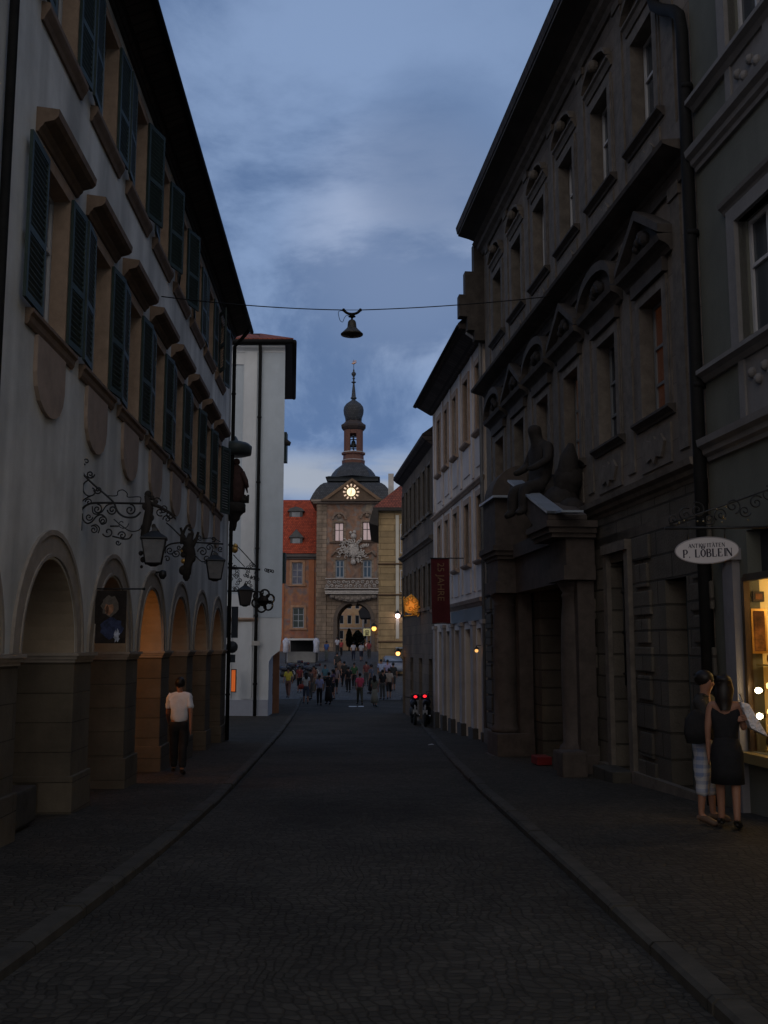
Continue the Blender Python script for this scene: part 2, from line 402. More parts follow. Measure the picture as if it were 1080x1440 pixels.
# floor above arcade closes it
w.quad([(T0, -.28, 3.0), (T1, -.28, 3.0), (T1, -9, 3.0), (T0, -9, 3.0)])
w.quad([(T0, -.28, 3.0), (T1, -.28, 3.0), (T1, -.28, 10.85), (T0, -.28, 10.85)]) if False else None
w.build('wall', stucco_white, house)
CURT = [glass_dark, mat('pane_curtain', (.20, .19, .19), rough=.15, var=.5, scale=3, streak=.5, spec=.6), mat('pane_blind', (.09, .085, .08), rough=.12, var=.3, spec=.6)]
# inner arcade wall
inner = MB(P, O); inner.quad([(T0, -3.0, -3), (T1, -3.0, -3), (T1, -3.0, 3.0), (T0, -3.0, 3.0)])
inner.box(27.95, 28.2, -3, -dpt, -3, 2.99); inner.quad([(T0, -dpt, 2.97), (T1, -dpt, 2.97), (T1, -3, 2.97), (T0, -3, 2.97)])
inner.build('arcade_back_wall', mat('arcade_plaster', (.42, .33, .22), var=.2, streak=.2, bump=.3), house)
# piers below the impost
for i, c in enumerate(AC):
    c2 = c+3.07/2; a, b = c2-.435, c2+.435
    if i == 8: b = T1
    pr = MB(P, O); pr.box(a, b, -dpt, 0.0, -2.2, ZI-.10); pr.box(a-.03, b+(.03 if i < 8 else 0), -dpt-.02, .04, -2.2, gz(c2)+.55)
    pr.build('pier', stone_brown, house, bevel=.015)
    im = MB(P, O); e = .0 if i == 8 else 1
    for q, (dd, z0, z1) in enumerate(((.015, ZI-.10, ZI-.06), (.04, ZI-.06, ZI-.02), (.065, ZI-.02, ZI+.02))):
        im.box(a-dd, b+dd*e, -dpt-dd*.3, dd, z0, z1)
    im.build('impost', trim_arch, house)
    if i < 8:
        ic = MB(P, O); ic.box(c2-.3, c2+.3, -2.998, -2.8, -2.2, ZI-.1); ic.box(c2-.36, c2+.36, -2.998, -2.74, ZI-.1, ZI+.02); ic.build('wall_pilaster', stone_brown, house)
bcn = MB(P, O)
for a, b in zip([T0]+[c+3.07/2+.37 for c in AC[:-1]], [c+3.07/2-.37 for c in AC[:-1]]+[27.9]): bcn.box(a, b, -2.998, -2.86, ZI-.1, ZI+.0)
bcn.build('inner_string_course', stone_brown, house)
for c in AC:
    r = MB(P, O); arch_ring(r, c, ZI+.025, 1.10, 1.14, -.0, .03); arch_ring(r, c, ZI+.025, 1.14, 1.35, 0, .015); arch_ring(r, c, ZI+.025, 1.35, 1.41, 0, .035)
    r.build('arch_moulding', trim_arch, house)
for k, c in enumerate(WC):
    window(P, O, house, c-.5, c+.5, 5.2, 7.0, -.17, gm=random.choice(CURT))
    window(P, O, house, c-.5, c+.5, 8.72, 10.35, -.17, trans=(.6,), gm=random.choice(CURT))
    for z0, z1 in ((5.2, 7.0), (8.72, 10.35)):
        s = MB(P, O)
        s.box(c-.62, c-.485, -.165, .035, z0, z1+.13).box(c+.485, c+.62, -.165, .035, z0, z1+.13).box(c-.485, c+.485, -.165, .035, z1-.015, z1+.13)
        s.build('window_surround', trim_tan, house)
        a1, a2 = random.choice((4, 7, 12, 24)), random.choice((3, 6, 10, 18))
        shutter(P, O, house, c-.51, .68 if k == 0 else .54, z0+.02, z1+.03, -1, 1.5 if k == 0 else a1); shutter(P, O, house, c+.51, .54, z0+.02, z1+.03, 1, a2)
    hd = MB(P, O); cornice(hd, c-.84, c+.84, 7.2, [(.03, 0), (.05, .04), (.08, .07), (.09, .10), (.20, .13), (.24, .17), (.25, .25), (.02, .28)]); hd.build('window_hood', trim_brown, house)
    s1 = MB(P, O); cornice(s1, c-.9, c+.9, 5.02, [(.03, 0), (.05, .04), (.06, .1), (.09, .13), (.09, .17), (.02, .18)]); s1.build('sill', trim_brown, house)
    s2 = MB(P, O); cornice(s2, c-.84, c+.84, 8.5, [(.03, 0), (.05, .05), (.08, .1), (.10, .14), (.10, .2), (.02, .22)]); s2.build('sill', trim_brown, house)
    pl = [(c-.6, 5.0), (c-.6, 4.52)]+[(c-.36*cos(pi*i/10)-(.24 if i < 0 else 0), 4.42-.26*sin(pi*i/10)) for i in range(11)]+[(c+.6, 4.52), (c+.6, 5.0)]
    pl = [(c-.55, 5.01), (c-.55, 4.75), (c-.55, 4.6), (c-.5, 4.45), (c-.38, 4.32), (c-.2, 4.24), (c, 4.21), (c+.2, 4.24), (c+.38, 4.32), (c+.5, 4.45), (c+.55, 4.6), (c+.55, 5.01)]
    ap = MB(P, O); ap.prism(pl, -.01, .045); ap.build('apron', apron_tan, house)
# eaves and roof
rf = MB(P, O)
rf.prof([(-.02, 10.8), (.06, 10.8), (.1, 10.88), (.46, 11.02), (.5, 11.0), (.52, 11.12), (-5.6, 17.0), (-9.4, 12), (-9.4, 10.8)], T0-.3, T1+.25)
rf.build('roof', tile_dark, house)
sf = MB(P, O)
sf.prof([(-.01, 10.70), (.04, 10.70), (.05, 10.78), (-.01, 10.78)], T0, T1)
sf.build('eaves_moulding', wood_dark, house)
gt = MB(P, O); gt.tube([(T0-.2, .55, 11.03), (T1+.25, .55, 11.03)], .06, 8, raw=False); gt.build('gutter', pipe_dark, house)
dp = MB(P, O)
dp.tube([(29.15, .5, 10.95), (29.15, .3, 10.7), (29.15, .09, 10.45), (29.15, .09, 5), (29.15, .09, gz(29)+.1)], .055, 8, raw=False)
for z in (9, 6.5, 4, 2, .3): dp.tube([(29.15, .09, z), (29.15, .09, z+.05)], .07, 8, raw=False)
dp.build('downpipe', pipe_dark, house)
dp = MB(P, O); dp.tube([(9.34, .5, 10.95), (9.34, .3, 10.7), (9.34, .07, 10.45), (9.34, .07, 5), (9.34, .07, gz(9.7)+.1)], .05, 8, raw=False); dp.build('downpipe', pipe_dark, house)
# stone bench under the first arch
bn = MB(P, P(11.3, -.35, gz(11)+.12)); bn.box(10.85, 11.85, -.6, -.1, gz(11)+.1, gz(11)+.5)
tag(bn.build('stone_block', granite, bevel=.03), 'low pale stone block on the pavement in the nearest left arch', 'stone block')

# arcade lamps (the warm light seen in the arches)
def lamp(name, loc, energy, col, r=.1, typ='POINT'):
    l = bpy.data.lights.new(name, typ); l.energy = energy; l.color = col
    if typ == 'POINT': l.shadow_soft_size = r
    o = bpy.data.objects.new(name, l); COL.objects.link(o); o.location = loc; return o
WARM = (1, .37, .075)
def bracket_lamp(t, e, lab):
    p = P(t, -1.5, 2.55); b = empty('ceiling_lamp', p, lab, 'lamp')
    q = MB(); q.lathe((0, 0, 0), [(.02, .45), (.02, .12), (.10, .1), (.12, .06), (.12, .0)], 12); q.build('lamp_holder', iron, b)
    q = MB(); q.ball((0, 0, -.03), .085, 10); ob = q.build('bulb', emis('bulb_warm', (1, .5, .15), 1.5), b); ob.visible_shadow = True
    l = lamp('lamp_light', (0, 0, -.22), e, WARM, .08); l.parent = b
bracket_lamp(16.9, 60, 'warm glowing ceiling lamp inside the brightest orange arch of the arcade')
bracket_lamp(20.0, 10, 'dim warm ceiling lamp in the fourth arch, beyond the brightest one')
bracket_lamp(23.1, 8, 'dim warm ceiling lamp in the fifth arch of the arcade')
bracket_lamp(26.2, 7, 'dim warm ceiling lamp in the last arch of the arcade near the corner')
bracket_lamp(13.4, 3.5, 'weak warm ceiling lamp in the arch behind the portrait banner')

# portrait banner on a rod
pb = empty('hanging_banner', P(13.75, 0, 2.4), 'dark portrait banner hanging from a rod in front of the second arch', 'banner')
q = MB(org=pb.location); a, b2 = P(13.75, .0, 2.43), P(13.75, .66, 2.43); q.tube([a, b2], .012, 6); q.ball(b2, .02, 6); q.build('rod', iron, pb)
FX = Front(13.75); bl, br_, bt, bb = -3.95, -3.47, 2.41, 1.70
q = MB(FX.P, pb.location); q.box(bl, br_, -.004, .004, bb, bt); q.build('cloth', mat('banner_ground', (.022, .016, .014), var=.5, scale=8), pb)
def blob(name, cx, cz, rx, rz, d, m, seed=0, parent=pb, Fr=FX, n=18, w=.12):
    pts = [(cx+rx*cos(2*pi*i/n)*(1+w*sin(3*i+seed)), d, cz+rz*sin(2*pi*i/n)*(1+w*cos(2.3*i+seed))) for i in range(n)]
    q = MB(Fr.P, parent.location); q.add([(cx, d, cz)]+pts, [(0, i+1, (i+1) % n+1) for i in range(n)]); return q.build(name, m, parent)
blob('painted_hair', -3.69, 2.2, .115, .14, .006, mat('paint_grey', (.12, .10, .085), var=.3, scale=20))
blob('painted_face', -3.70, 2.17, .058, .09, .008, mat('paint_flesh', (.34, .17, .10), var=.4, scale=18))
blob('painted_hairline', -3.70, 2.245, .06, .03, .0095, MATS['paint_grey'], 1)
blob('painted_shadow', -3.725, 2.15, .022, .06, .0095, mat('paint_umber', (.10, .05, .03), var=.4, scale=20), 3)
blob('painted_coat', -3.66, 1.90, .15, .14, .007, mat('paint_blue', (.035, .045, .10), var=.6, scale=14), 2)
blob('painted_sash', -3.585, 1.80, .04, .08, .009, mat('paint_white', (.42, .45, .55), var=.6, scale=20), 4, w=.35)

# ------------------------------------------------------------------ wrought iron sign brackets
def spiral(c, r, a0, turns, sgn=1, n=26, inner=.12):
    out = []
    for i in range(n+1):
        u = i/n; rr = r*(1-u*(1-inner)); a = a0+sgn*2*pi*turns*u
        out.append((c[0]+rr*cos(a), c[1]+rr*sin(a)))
    return out
def catmull(pts, k=6):
    out = []; p = [pts[0]]+list(pts)+[pts[-1]]
    for i in range(1, len(p)-2):
        for j in range(k):
            u = j/k; a, b, c, e = p[i-1:i+3]
            out.append(tuple(.5*((2*b[m])+(-a[m]+c[m])*u+(2*a[m]-5*b[m]+4*c[m]-e[m])*u*u+(-a[m]+3*b[m]-3*c[m]+e[m])*u**3) for m in range(len(b))))
    out.append(tuple(pts[-1])); return out
def lantern(root_name, c, s, label, lit=None, hang=.1):
    """four-sided glazed street lantern hanging below point c, glass height s"""
    r = empty(root_name, c, label, 'lantern', 'lanterns hanging from the wrought iron brackets', rz=.2)
    f = MB(); w0, w1 = s*.32, s*.48; zt = -hang-s*.45; zb = zt-s
    for sx in (-1, 1):
        for sy in (-1, 1):
            f.tube([(sx*w1, sy*w1, zt), (sx*w0, sy*w0, zb)], s*.03, 5)
    for w_, z in ((w1, zt), (w0, zb)):
        cs = [(-w_, -w_, z), (w_, -w_, z), (w_, w_, z), (-w_, w_, z), (-w_, -w_, z)]
        for a, b in zip(cs, cs[1:]): f.tube([a, b], s*.03, 5)
    f.lathe((0, 0, zb), [(s*.1, -.12*s), (w0*.9, -.02*s), (w0, 0)], 4, square=True)
    f.build('frame', iron, r)
    q = MB(); q.lathe((0, 0, zt), [(w1*1.15, 0), (w1*1.1, .05*s), (w1*.6, .22*s), (w1*.25, .34*s), (w1*.22, .42*s), (.02, .5*s)], 4, square=True); q.build('lantern_roof', iron, r)
    q = MB(); q.lathe((0, 0, zb), [(w0*.93, .01), (w1*.93, s-.01)], 4, square=True)
    q.build('glass', lit or mat('lantern_glass', (.17, .17, .18), rough=.15, var=.2, scale=9, spec=.6), r)
    q = MB(); q.tube([(0, 0, 0), (0, 0, zt+.45*s)], .012, 6); q.build('hook', iron, r)
    return r
def scroll_bracket(t, pix, label, extra=None, rr=.011):
    """pix: function (px,py)->world point in the vertical plane across the street at Y=t"""
    r = empty('iron_bracket', P(t, 0, at(200, 760, t).z), label, 'bracket', 'wrought iron brackets on the arcaded house')
    q = MB(org=r.location)
    for pts, rad in pix: q.tube([at(a, b, t) for a, b in pts], rad, 5)
    q.build('scrollwork', iron, r)
    return r
def px_sp(cx, cy, r, a0, tr, s=1): return spiral((cx, cy), r, a0, tr, s)
L1 = []
cm = catmull
L1.append((cm([(114, 746), (114, 735), (113, 722), (117, 714), (127, 708), (145, 707), (170, 707.5), (205, 708)]), .015))
L1.append((cm([(104, 651), (108, 657), (118, 668), (128, 678), (138, 687), (150, 697), (160, 707), (166, 720), (176, 727), (190, 727), (198, 720)]), .013))
L1.append((px_sp(121.5, 649, 5, pi*.6, 1.2), .009)); L1.append((cm([(117, 652), (116, 660), (119, 668), (126, 672), (131, 669)]), .009))
L1.append((px_sp(127, 667, 6, 0, 1.5), .011)); L1.append((px_sp(138, 689, 6, pi, 1.4, -1), .010))
L1.append((cm([(126, 674), (118, 680), (117, 690), (123, 697), (131, 696), (134, 690), (130, 686)]), .010))
L1.append((cm([(131, 696), (122, 700), (115, 706), (114, 716)]), .010)); L1.append((px_sp(125, 706, 5, pi, 1.3), .009))
L1.append((px_sp(137, 716, 7, -pi/2, 1.5), .010)); L1.append((cm([(130, 712), (131, 721), (137, 723), (144, 719), (150, 711), (160, 708)]), .009))
L1.append((px_sp(158, 717, 7, pi, 1.6, -1), .011)); L1.append((px_sp(183, 717, 8, -pi/2, 1.5), .010))
L1.append((cm([(116, 722), (117, 731), (123, 736), (130, 733), (136, 726), (143, 724), (149, 729), (149, 735), (143, 737), (141, 732)]), .011))
L1.append((px_sp(125, 727, 5.5, 0, 1.3), .009)); L1.append((px_sp(144, 732, 6, 0, 1.6, -1), .010))
L1.append((px_sp(132, 745, 6, -pi*.7, 1.5), .009)); L1.append((cm([(128, 740), (135, 738), (140, 743), (138, 750)]), .009))
L1.append((px_sp(152, 748, 8, pi*.9, 1.1, -1), .010)); L1.append((px_sp(172, 753, 6, pi, 1.4), .010)); L1.append((cm([(158, 754), (166, 756), (174, 758), (182, 757), (186, 751)]), .011))
L1.append((px_sp(166, 763, 4, 0, 1.2), .009)); L1.append((cm([(160, 730), (172, 740), (184, 747), (196, 745), (202, 735)]), .008))
L1.append((cm([(150, 697), (164, 697), (166, 691), (173, 689), (179, 694), (180, 699), (197, 699), (197, 707)]), .007))
L1.append(([(155, 740), (167, 740)], .012)); L1.append((px_sp(172, 736, 9, 0, .9), .006))
b1 = scroll_bracket(12.95, L1, 'nearest wrought iron sign bracket with open scrolls, above the first two arches')
q = MB(org=b1.location)
q.tube([at(206, 697, 12.95), at(210, 715, 12.95), at(207, 735, 12.95), at(203, 752, 12.95), at(203, 770, 12.95)], [.03, .055, .06, .05, .03], 8)
for px, py, r_ in [(208, 695, .045), (214, 700, .03), (219, 706, .03), (205, 712, .05), (212, 728, .045), (216, 740, .03), (203, 742, .05), (202, 757, .04), (198, 778, .03), (201, 787, .035), (199, 797, .02), (203, 775, .025)]:
    q.ball(at(px, py, 12.95), r_, 8, 1, .7, 1.1)
q.tube([at(212, 708, 12.95), at(225, 713, 12.95), at(240, 722, 12.95), at(247, 730, 12.95)], [.03, .025, .02, .008], 6)
for a in range(5): q.tube([at(x, y, 12.95) for x, y in px_sp(220+a*5, 705+a*5+(a % 2)*10, 6, a, 1.2, 1 if a % 2 else -1)], .009, 5)
q.tube([at(218, 740, 12.95), at(226, 752, 12.95)], .012, 5)
q.build('bracket_figure', statue_dark, b1)
lantern('hanging_lantern', at(217, 741, 12.95), .31, 'pale glazed lantern with dark roof hanging from the nearest iron bracket', hang=.02)

L2 = []
L2.append((cm([(232, 778), (233, 770), (240, 765), (256, 763), (280, 763), (314, 765)]), .017))
L2.append((cm([(234, 735), (242, 742), (252, 752), (260, 760)]), .014))
for cx, cy, r_, a0, tr, s_ in [(239, 774, 6, 0, 1.4, 1), (248, 778, 6, pi, 1.4, -1), (252, 770, 4, 0, 1.3, 1), (285, 776, 7, pi, 1.5, 1), (294, 770, 5, 0, 1.3, -1), (301, 778, 5, 0, 1.5, 1), (290, 786, 6, 2, 1.3, -1), (281, 756, 4, 1, 1.2, 1), (300, 758, 4, 2, 1.2, -1), (310, 772, 4, 1, 1.3, 1), (235, 786, 5, 3, 1.2, 1)]:
    L2.append((px_sp(cx, cy, r_, a0, tr, s_), .012))
L2.append((cm([(275, 782), (285, 790), (295, 784), (300, 770)]), .011)); L2.append((cm([(283, 758), (290, 757), (300, 757), (310, 762)]), .009))
b2 = scroll_bracket(19.0, L2, 'second wrought iron bracket with a dark winged beast, above the middle arches')
q = MB(org=b2.location)
q.tube([at(268, 750, 19), at(265, 765, 19), at(268, 780, 19), at(264, 795, 19), at(262, 806, 19), at(262, 817, 19)], [.04, .10, .10, .08, .09, .03], 8)
for px, py, r_ in [(259, 802, .10), (262, 811, .07), (264, 772, .11), (268, 785, .10), (258, 780, .06)]: q.ball(at(px, py, 19), r_, 8, 1, .8, 1)
for pts in ([(262, 765), (258, 752), (262, 741), (268, 738)], [(268, 762), (270, 748), (265, 744)], [(271, 768), (276, 757), (279, 748)], [(256, 765), (256, 750), (254, 742)]):
    q.tube([at(a, b, 19) for a, b in cm(pts)], [.04]*6+[.025]*(len(cm(pts))-6), 6)
q.build('bracket_figure', statue_dark, b2)
q = MB(org=b2.location); q.ball(at(258, 789, 19), .05, 8); q.ball(at(256, 775, 19), .03, 8); q.build('gilt_leaves', gilt, b2)
lantern('hanging_lantern', at(303, 776, 19.0), .34, 'grey glazed lantern hanging from the winged beast bracket', hang=.02)
sm_ = empty('wall_lamp', P(15.6, 0, at(231, 805, 15.6).z), 'small dark lamp fixed to the wall between the third and fourth arches', 'lamp')
q = MB(org=sm_.location); c_ = P(17.95, .0, 2.95)
sm_.location = c_; q = MB(org=c_); q.tube([c_, P(17.95, .16, 2.97)], .02, 6); q.lathe(P(17.95, .16, 2.84), [(.03, 0), (.07, .06), (.06, .14), (.02, .16)], 10); q.build('lamp_body', iron, sm_)

L3 = []
L3.append(([(318, 798), (340, 799), (366, 801)], .03))
L3.append(([(320, 766), (330, 768), (334, 769)], .03)); L3.append(([(330, 764), (345, 780), (362, 799)], .015)); L3.append(([(328, 780), (344, 797)], .013))
L3.append(([(316, 831), (360, 832)], .025))
random.seed(3)
for i in range(34):
    L3.append((px_sp(random.uniform(320, 362), random.uniform(801, 829)-(8 if i % 3 == 0 else 0), random.uniform(2, 4), random.uniform(0, 6), 1.3, random.choice((-1, 1))), .012))
for a in range(4): L3.append((px_sp(374+a*3, 801+a, 3, a, 1.2), .014))
b3 = empty('iron_bracket', P(29.2, 0, 3.6), 'farthest wrought iron bracket, dense scrolls against the white house wall', 'bracket', 'wrought iron brackets on the arcaded house')
q = MB(org=b3.location)
for pts, rad in L3: q.tube([at(a, b, 29.4) for a, b in pts], rad, 5)
q.build('scrollwork', iron, b3)
q = MB(org=b3.location)
q.ball(at(330, 773, 29.4), .1, 8); q.ball(at(331, 768, 29.4), .08, 8); q.build('gilt_star', gilt, b3)
lantern('hanging_lantern', at(345, 820, 29.4), .42, 'dark lantern hanging beside the wreath emblem beyond the corner', lit=mat('lantern_glass_dark', (.07, .06, .06), rough=.3), hang=.02)
em = empty('wreath_sign', at(370, 830, 29.4), 'dark round wreath shaped inn sign hanging on the farthest iron bracket', 'sign')
q = MB(org=em.location); c_ = at(370, 845, 29.4)
for k in range(6):
    a = k*pi/3+.3; cc = c_+Vector((.2*cos(a), 0, .2*sin(a)))
    q.tube([cc+Vector((.13*cos(x), 0, .13*sin(x))) for x in [2*pi*i/12 for i in range(13)]], .03, 6)
q.ball(c_, .16, 10, 1, .35, 1); q.lathe(c_, [(.01, -.02), (.26, -.01), (.26, .01), (.01, .02)], 20)
q.tube([at(370, 830, 29.4), at(370, 836, 29.4)], .02, 5); q.build('wreath', mat('wreath_metal', (.022, .018, .016), rough=.5, metal=.4, var=.3, scale=9), em)
q = MB(org=em.location)
for k in (-.6, -.2, .2): q.tube([c_+Vector((.3*cos(x), -.03, .3*sin(x))) for x in (k, k+.2)], .012, 5)
q.build('gilt_rim', gilt, em)

# ------------------------------------------------------------------ people
def skin_mesh(name, verts, edges, sub=1, smooth=True):
    """verts: list of (x,y,z,rx,ry); index 0 is the root"""
    me = bpy.data.meshes.new(name+'_src'); me.from_pydata([v[:3] for v in verts], edges, [])
    o = bpy.data.objects.new('tmp', me); COL.objects.link(o)
    o.modifiers.new('s', 'SKIN'); o.modifiers['s'].use_smooth_shade = smooth
    if sub: md = o.modifiers.new('d', 'SUBSURF'); md.levels = sub; md.render_levels = sub
    if not me.skin_vertices: 
        bm = bmesh.new(); bm.from_mesh(me); bm.verts.layers.skin.verify(); bm.to_mesh(me); bm.free()
    sv = me.skin_vertices[0].data
    for i, v in enumerate(verts):
        sv[i].radius = (v[3], v[4] if len(v) > 4 else v[3]); sv[i].use_root = (i == 0)
    dg = bpy.context.evaluated_depsgraph_get(); dg.update()
    out = bpy.data.meshes.new_from_object(o.evaluated_get(dg)); out.name = name
    bpy.data.objects.remove(o); bpy.data.meshes.remove(me)
    out.polygons.foreach_set('use_smooth', [True]*len(out.polygons))
    return out
def wrinkle(me, amp=.006, f=9):
    for v in me.vertices:
        c = v.co; v.co = c+v.normal*amp*(noise.noise(Vector((c.x*f, c.y*f, c.z*f*.8)))*1.6+noise.noise(c*f*2.6)*.8)
    return me
def joints(h, stride=0, arms=((5, 10), (5, 10)), lean=0, width=1.0, knee=(0, 0), spread=.1):
    """joint positions of a standing or walking figure facing +Y; arms: (swing deg, elbow bend deg) left, right"""
    J = {}; f = lambda y, z, x=0: Vector((x*h, y*h, z*h))
    J['pelvis'] = f(0, .52); J['waist'] = f(.004+lean*.08, .60); J['chest'] = f(.0+lean*.2, .73); J['neck0'] = f(-.005+lean*.28, .815)
    J['neck1'] = f(.003+lean*.3, .85); J['head0'] = f(.012+lean*.32, .895); J['head1'] = f(.006+lean*.33, .94); J['top'] = f(.0+lean*.34, .968)
    for s, n in ((-1, 'L'), (1, 'R')):
        i = 0 if s < 0 else 1
        sw, eb = arms[i]; a = radians(sw); b = radians(sw+eb)
        sh = f(lean*.26-.005, .797, s*.098*width); out = Vector((s*spread, 0, 0))
        el = sh+Vector((s*spread*.25*h, sin(a)*.17*h, -cos(a)*.17*h)); wr = el+Vector((s*spread*.02*h, sin(b)*.145*h, -cos(b)*.145*h))
        hd = wr+Vector((0, sin(b+.2)*.05*h, -cos(b+.2)*.05*h))
        J['sh'+n], J['el'+n], J['wr'+n], J['hd'+n] = sh, el, wr, hd
        st = stride*(1 if s < 0 else -1); th = st*.45; kb = knee[i]
        hip = f(0, .50, s*.05); kn = hip+Vector((0, sin(th)*.235*h, -cos(th)*.235*h)); th2 = th-abs(stride)*.25-kb if st < 0 else th-kb
        an = kn+Vector((0, sin(th2)*.225*h, -cos(th2)*.225*h))
        J['hip'+n], J['kn'+n], J['an'+n] = hip, kn, an; tz = -.028*h if st >= 0 else -.045*h
        J['toe'+n] = an+Vector((s*.01*h, .085*h, tz)); J['heel'+n] = an+Vector((0, -.015*h, -.02*h))
    lo = min(J[k].z for k in ('toeL', 'toeR', 'heelL', 'heelR'))-.018*h
    for k in J: J[k] = J[k]-Vector((0, 0, lo))
    return J
def chain(V, E, start, pts):
    k = start
    for p, rx, ry in pts:
        V.append((*p, rx, ry)); E.append((k, len(V)-1)); k = len(V)-1
    return k
def body_mesh(J, h, female=False, fingers=False, face=False):
    V = [(*J['pelvis'], .082*h, .06*h)]; E = []
    w = chain(V, E, 0, [(J['waist'], (.068 if not female else .058)*h, .052*h), (J['chest'], .078*h, .058*h)])
    nk = chain(V, E, w, [(J['neck0'], .036*h, .034*h)])
    chain(V, E, nk, [(J['neck1'], .031*h, .031*h), (J['head0'], .040*h, .046*h), (J['head1'], .046*h, .056*h), (J['top'], .034*h, .04*h)])
    for n in 'LR':
        k = chain(V, E, w, [(J['sh'+n], .034*h, .034*h), (J['el'+n], .023*h, .023*h), (J['wr'+n], .015*h, .016*h), (J['hd'+n], .021*h, .012*h)])
        if fingers:
            d = (J['hd'+n]-J['wr'+n]).normalized(); sd = d.cross(Vector((1, 0, 0))).normalized()
            for q, ln in ((-.016, .036), (-.006, .043), (.004, .040), (.014, .032)):
                b = J['hd'+n]+sd*q*h
                chain(V, E, k, [(b+d*.012*h, .0062*h, .0062*h), (b+d*.03*h, .0055*h, .0055*h), (b+d*(.02+ln*.7)*h+Vector((0, .006*h, 0)), .0045*h, .0045*h)])
            b = J['wr'+n]+(J['hd'+n]-J['wr'+n])*.5
            V.append((*(b-sd*.02*h), .0075*h, .0075*h)); E.append((k, len(V)-1)); chain(V, E, len(V)-1, [(b-sd*.032*h+d*.022*h, .006*h, .006*h)])
        chain(V, E, 0, [(J['hip'+n], .055*h, .056*h), (J['kn'+n], .033*h, .034*h), (J['an'+n], .021*h, .022*h), (J['toe'+n], .02*h, .014*h)])
    if face:
        hd = J['head0']; V.append((*(hd+Vector((0, .054*h, .012*h))), .007*h, .009*h)); E.append((5, len(V)-1))
    return skin_mesh('person_body', V, E, 2 if (face or fingers) else 1)
def shirt_mesh(J, h, sleeve=.55, k=1.0, low=None, female=False):
    low = low or J['pelvis']+Vector((0, 0, .0*h))
    V = [(*J['chest'], .094*h*k, .07*h*k)]; E = []
    chain(V, E, 0, [(J['waist'], (.088 if not female else .074)*h*k, .066*h*k), (low, .096*h*k, .074*h*k)])
    chain(V, E, 0, [(J['neck0'], .044*h*k, .042*h*k)])
    for n in 'LR':
        e = J['sh'+n]+(J['el'+n]-J['sh'+n])*min(1, sleeve*1.4)
        pts = [(J['sh'+n]+Vector((0, 0, .002*h)), .043*h*k, .042*h*k)]
        if sleeve > .1: pts.append((e, .035*h*k, .035*h*k))
        if sleeve > .8: pts.append((J['wr'+n], .024*h*k, .024*h*k))
        chain(V, E, 0, pts)
    return skin_mesh('person_shirt', V, E, 2)
def trousers_mesh(J, h, low=1.0, k=1.0):
    V = [(*(J['pelvis']+Vector((0, 0, .05*h))), .082*h*k, .064*h*k)]; E = []
    c0 = chain(V, E, 0, [(J['pelvis']+Vector((0, 0, .0)), .085*h*k, .066*h*k)])
    for n in 'LR':
        hp, kn, an = J['hip'+n], J['kn'+n], J['an'+n]
        pts = [(hp+Vector((0, 0, -.03*h)), .058*h*k, .062*h*k), (kn, .042*h*k, .044*h*k)]
        if low > .6: pts.append((kn+(an-kn)*(low-.5)*2*.97, .034*h*k, .036*h*k))
        chain(V, E, c0, pts)
    return skin_mesh('person_trousers', V, E, 2)
def hair_mesh(J, h, style='short'):
    q = MB()
    c = (J['head0']+J['head1'])*.5
    n = 12; vv = []
    rings = [(-.6 if style == 'short' else -1.0)]
    q.ball(c+Vector((0, -.012*h, .022*h)), .062*h, 12, .86, 1.05, .95)
    if style == 'long':
        q.tube([c+Vector((0, -.03*h, .03*h)), c+Vector((0, -.045*h, -.03*h)), c+Vector((0, -.055*h, -.10*h)), c+Vector((0, -.05*h, -.16*h))], [.05*h, .062*h, .06*h, .035*h], 10)
    me = bpy.data.meshes.new('person_hair'); me.from_pydata([tuple(v) for v in q.v], [], q.f); me.polygons.foreach_set('use_smooth', [True]*len(q.f))
    return me
def shoes_mesh(J, h):
    V = []; 
    q = MB()
    for n in 'LR':
        a, t = J['an'+n], J['toe'+n]; he = J['heel'+n]
        q.tube([he+Vector((0, -.012*h, .004*h)), he+Vector((0, .012*h, .006*h)), (he+t)*.5+Vector((0, .01*h, .006*h)), t+Vector((0, .01*h, 0)), t+Vector((0, .028*h, -.002*h))], [.014*h, .025*h, .026*h, .023*h, .01*h], 8)
    me = bpy.data.meshes.new('person_shoes'); me.from_pydata([tuple(v) for v in q.v], [], q.f); me.polygons.foreach_set('use_smooth', [True]*len(q.f))
    return me
def set_mat(o, m):
    if not o.data.materials: o.data.materials.append(m)
    o.material_slots[0].link = 'OBJECT'; o.material_slots[0].material = m
POSES = {}
def make_pose(key, h=1.72, stride=.0, arms=((3, 10), (-3, 10)), sleeve=.55, low=1.0, female=False, hair='short', lean=0, knee=(0, 0)):
    J = joints(h, stride, arms, lean, .92 if female else 1.0, knee)
    POSES[key] = (J, h, [('body', body_mesh(J, h, female), skin), ('shirt', shirt_mesh(J, h, sleeve, female=female), cloth_white),
                         ('trousers', trousers_mesh(J, h, low), cloth_black), ('hair', hair_mesh(J, h, hair), hair_dark), ('shoes', shoes_mesh(J, h), shoe_m)])
make_pose('walk', stride=.55, arms=((-18, 15), (18, 20)))
make_pose('walk2', stride=-.45, arms=((16, 15), (-14, 20)), low=.62)
make_pose('stand', stride=.08, arms=((2, 12), (-4, 15)))
make_pose('girl', h=1.66, stride=.3, arms=((10, 50), (-8, 15)), female=True, hair='long', low=.62, sleeve=.4)
make_pose('camera', stride=.1, arms=((45, 90), (45, 90)), sleeve=.5)
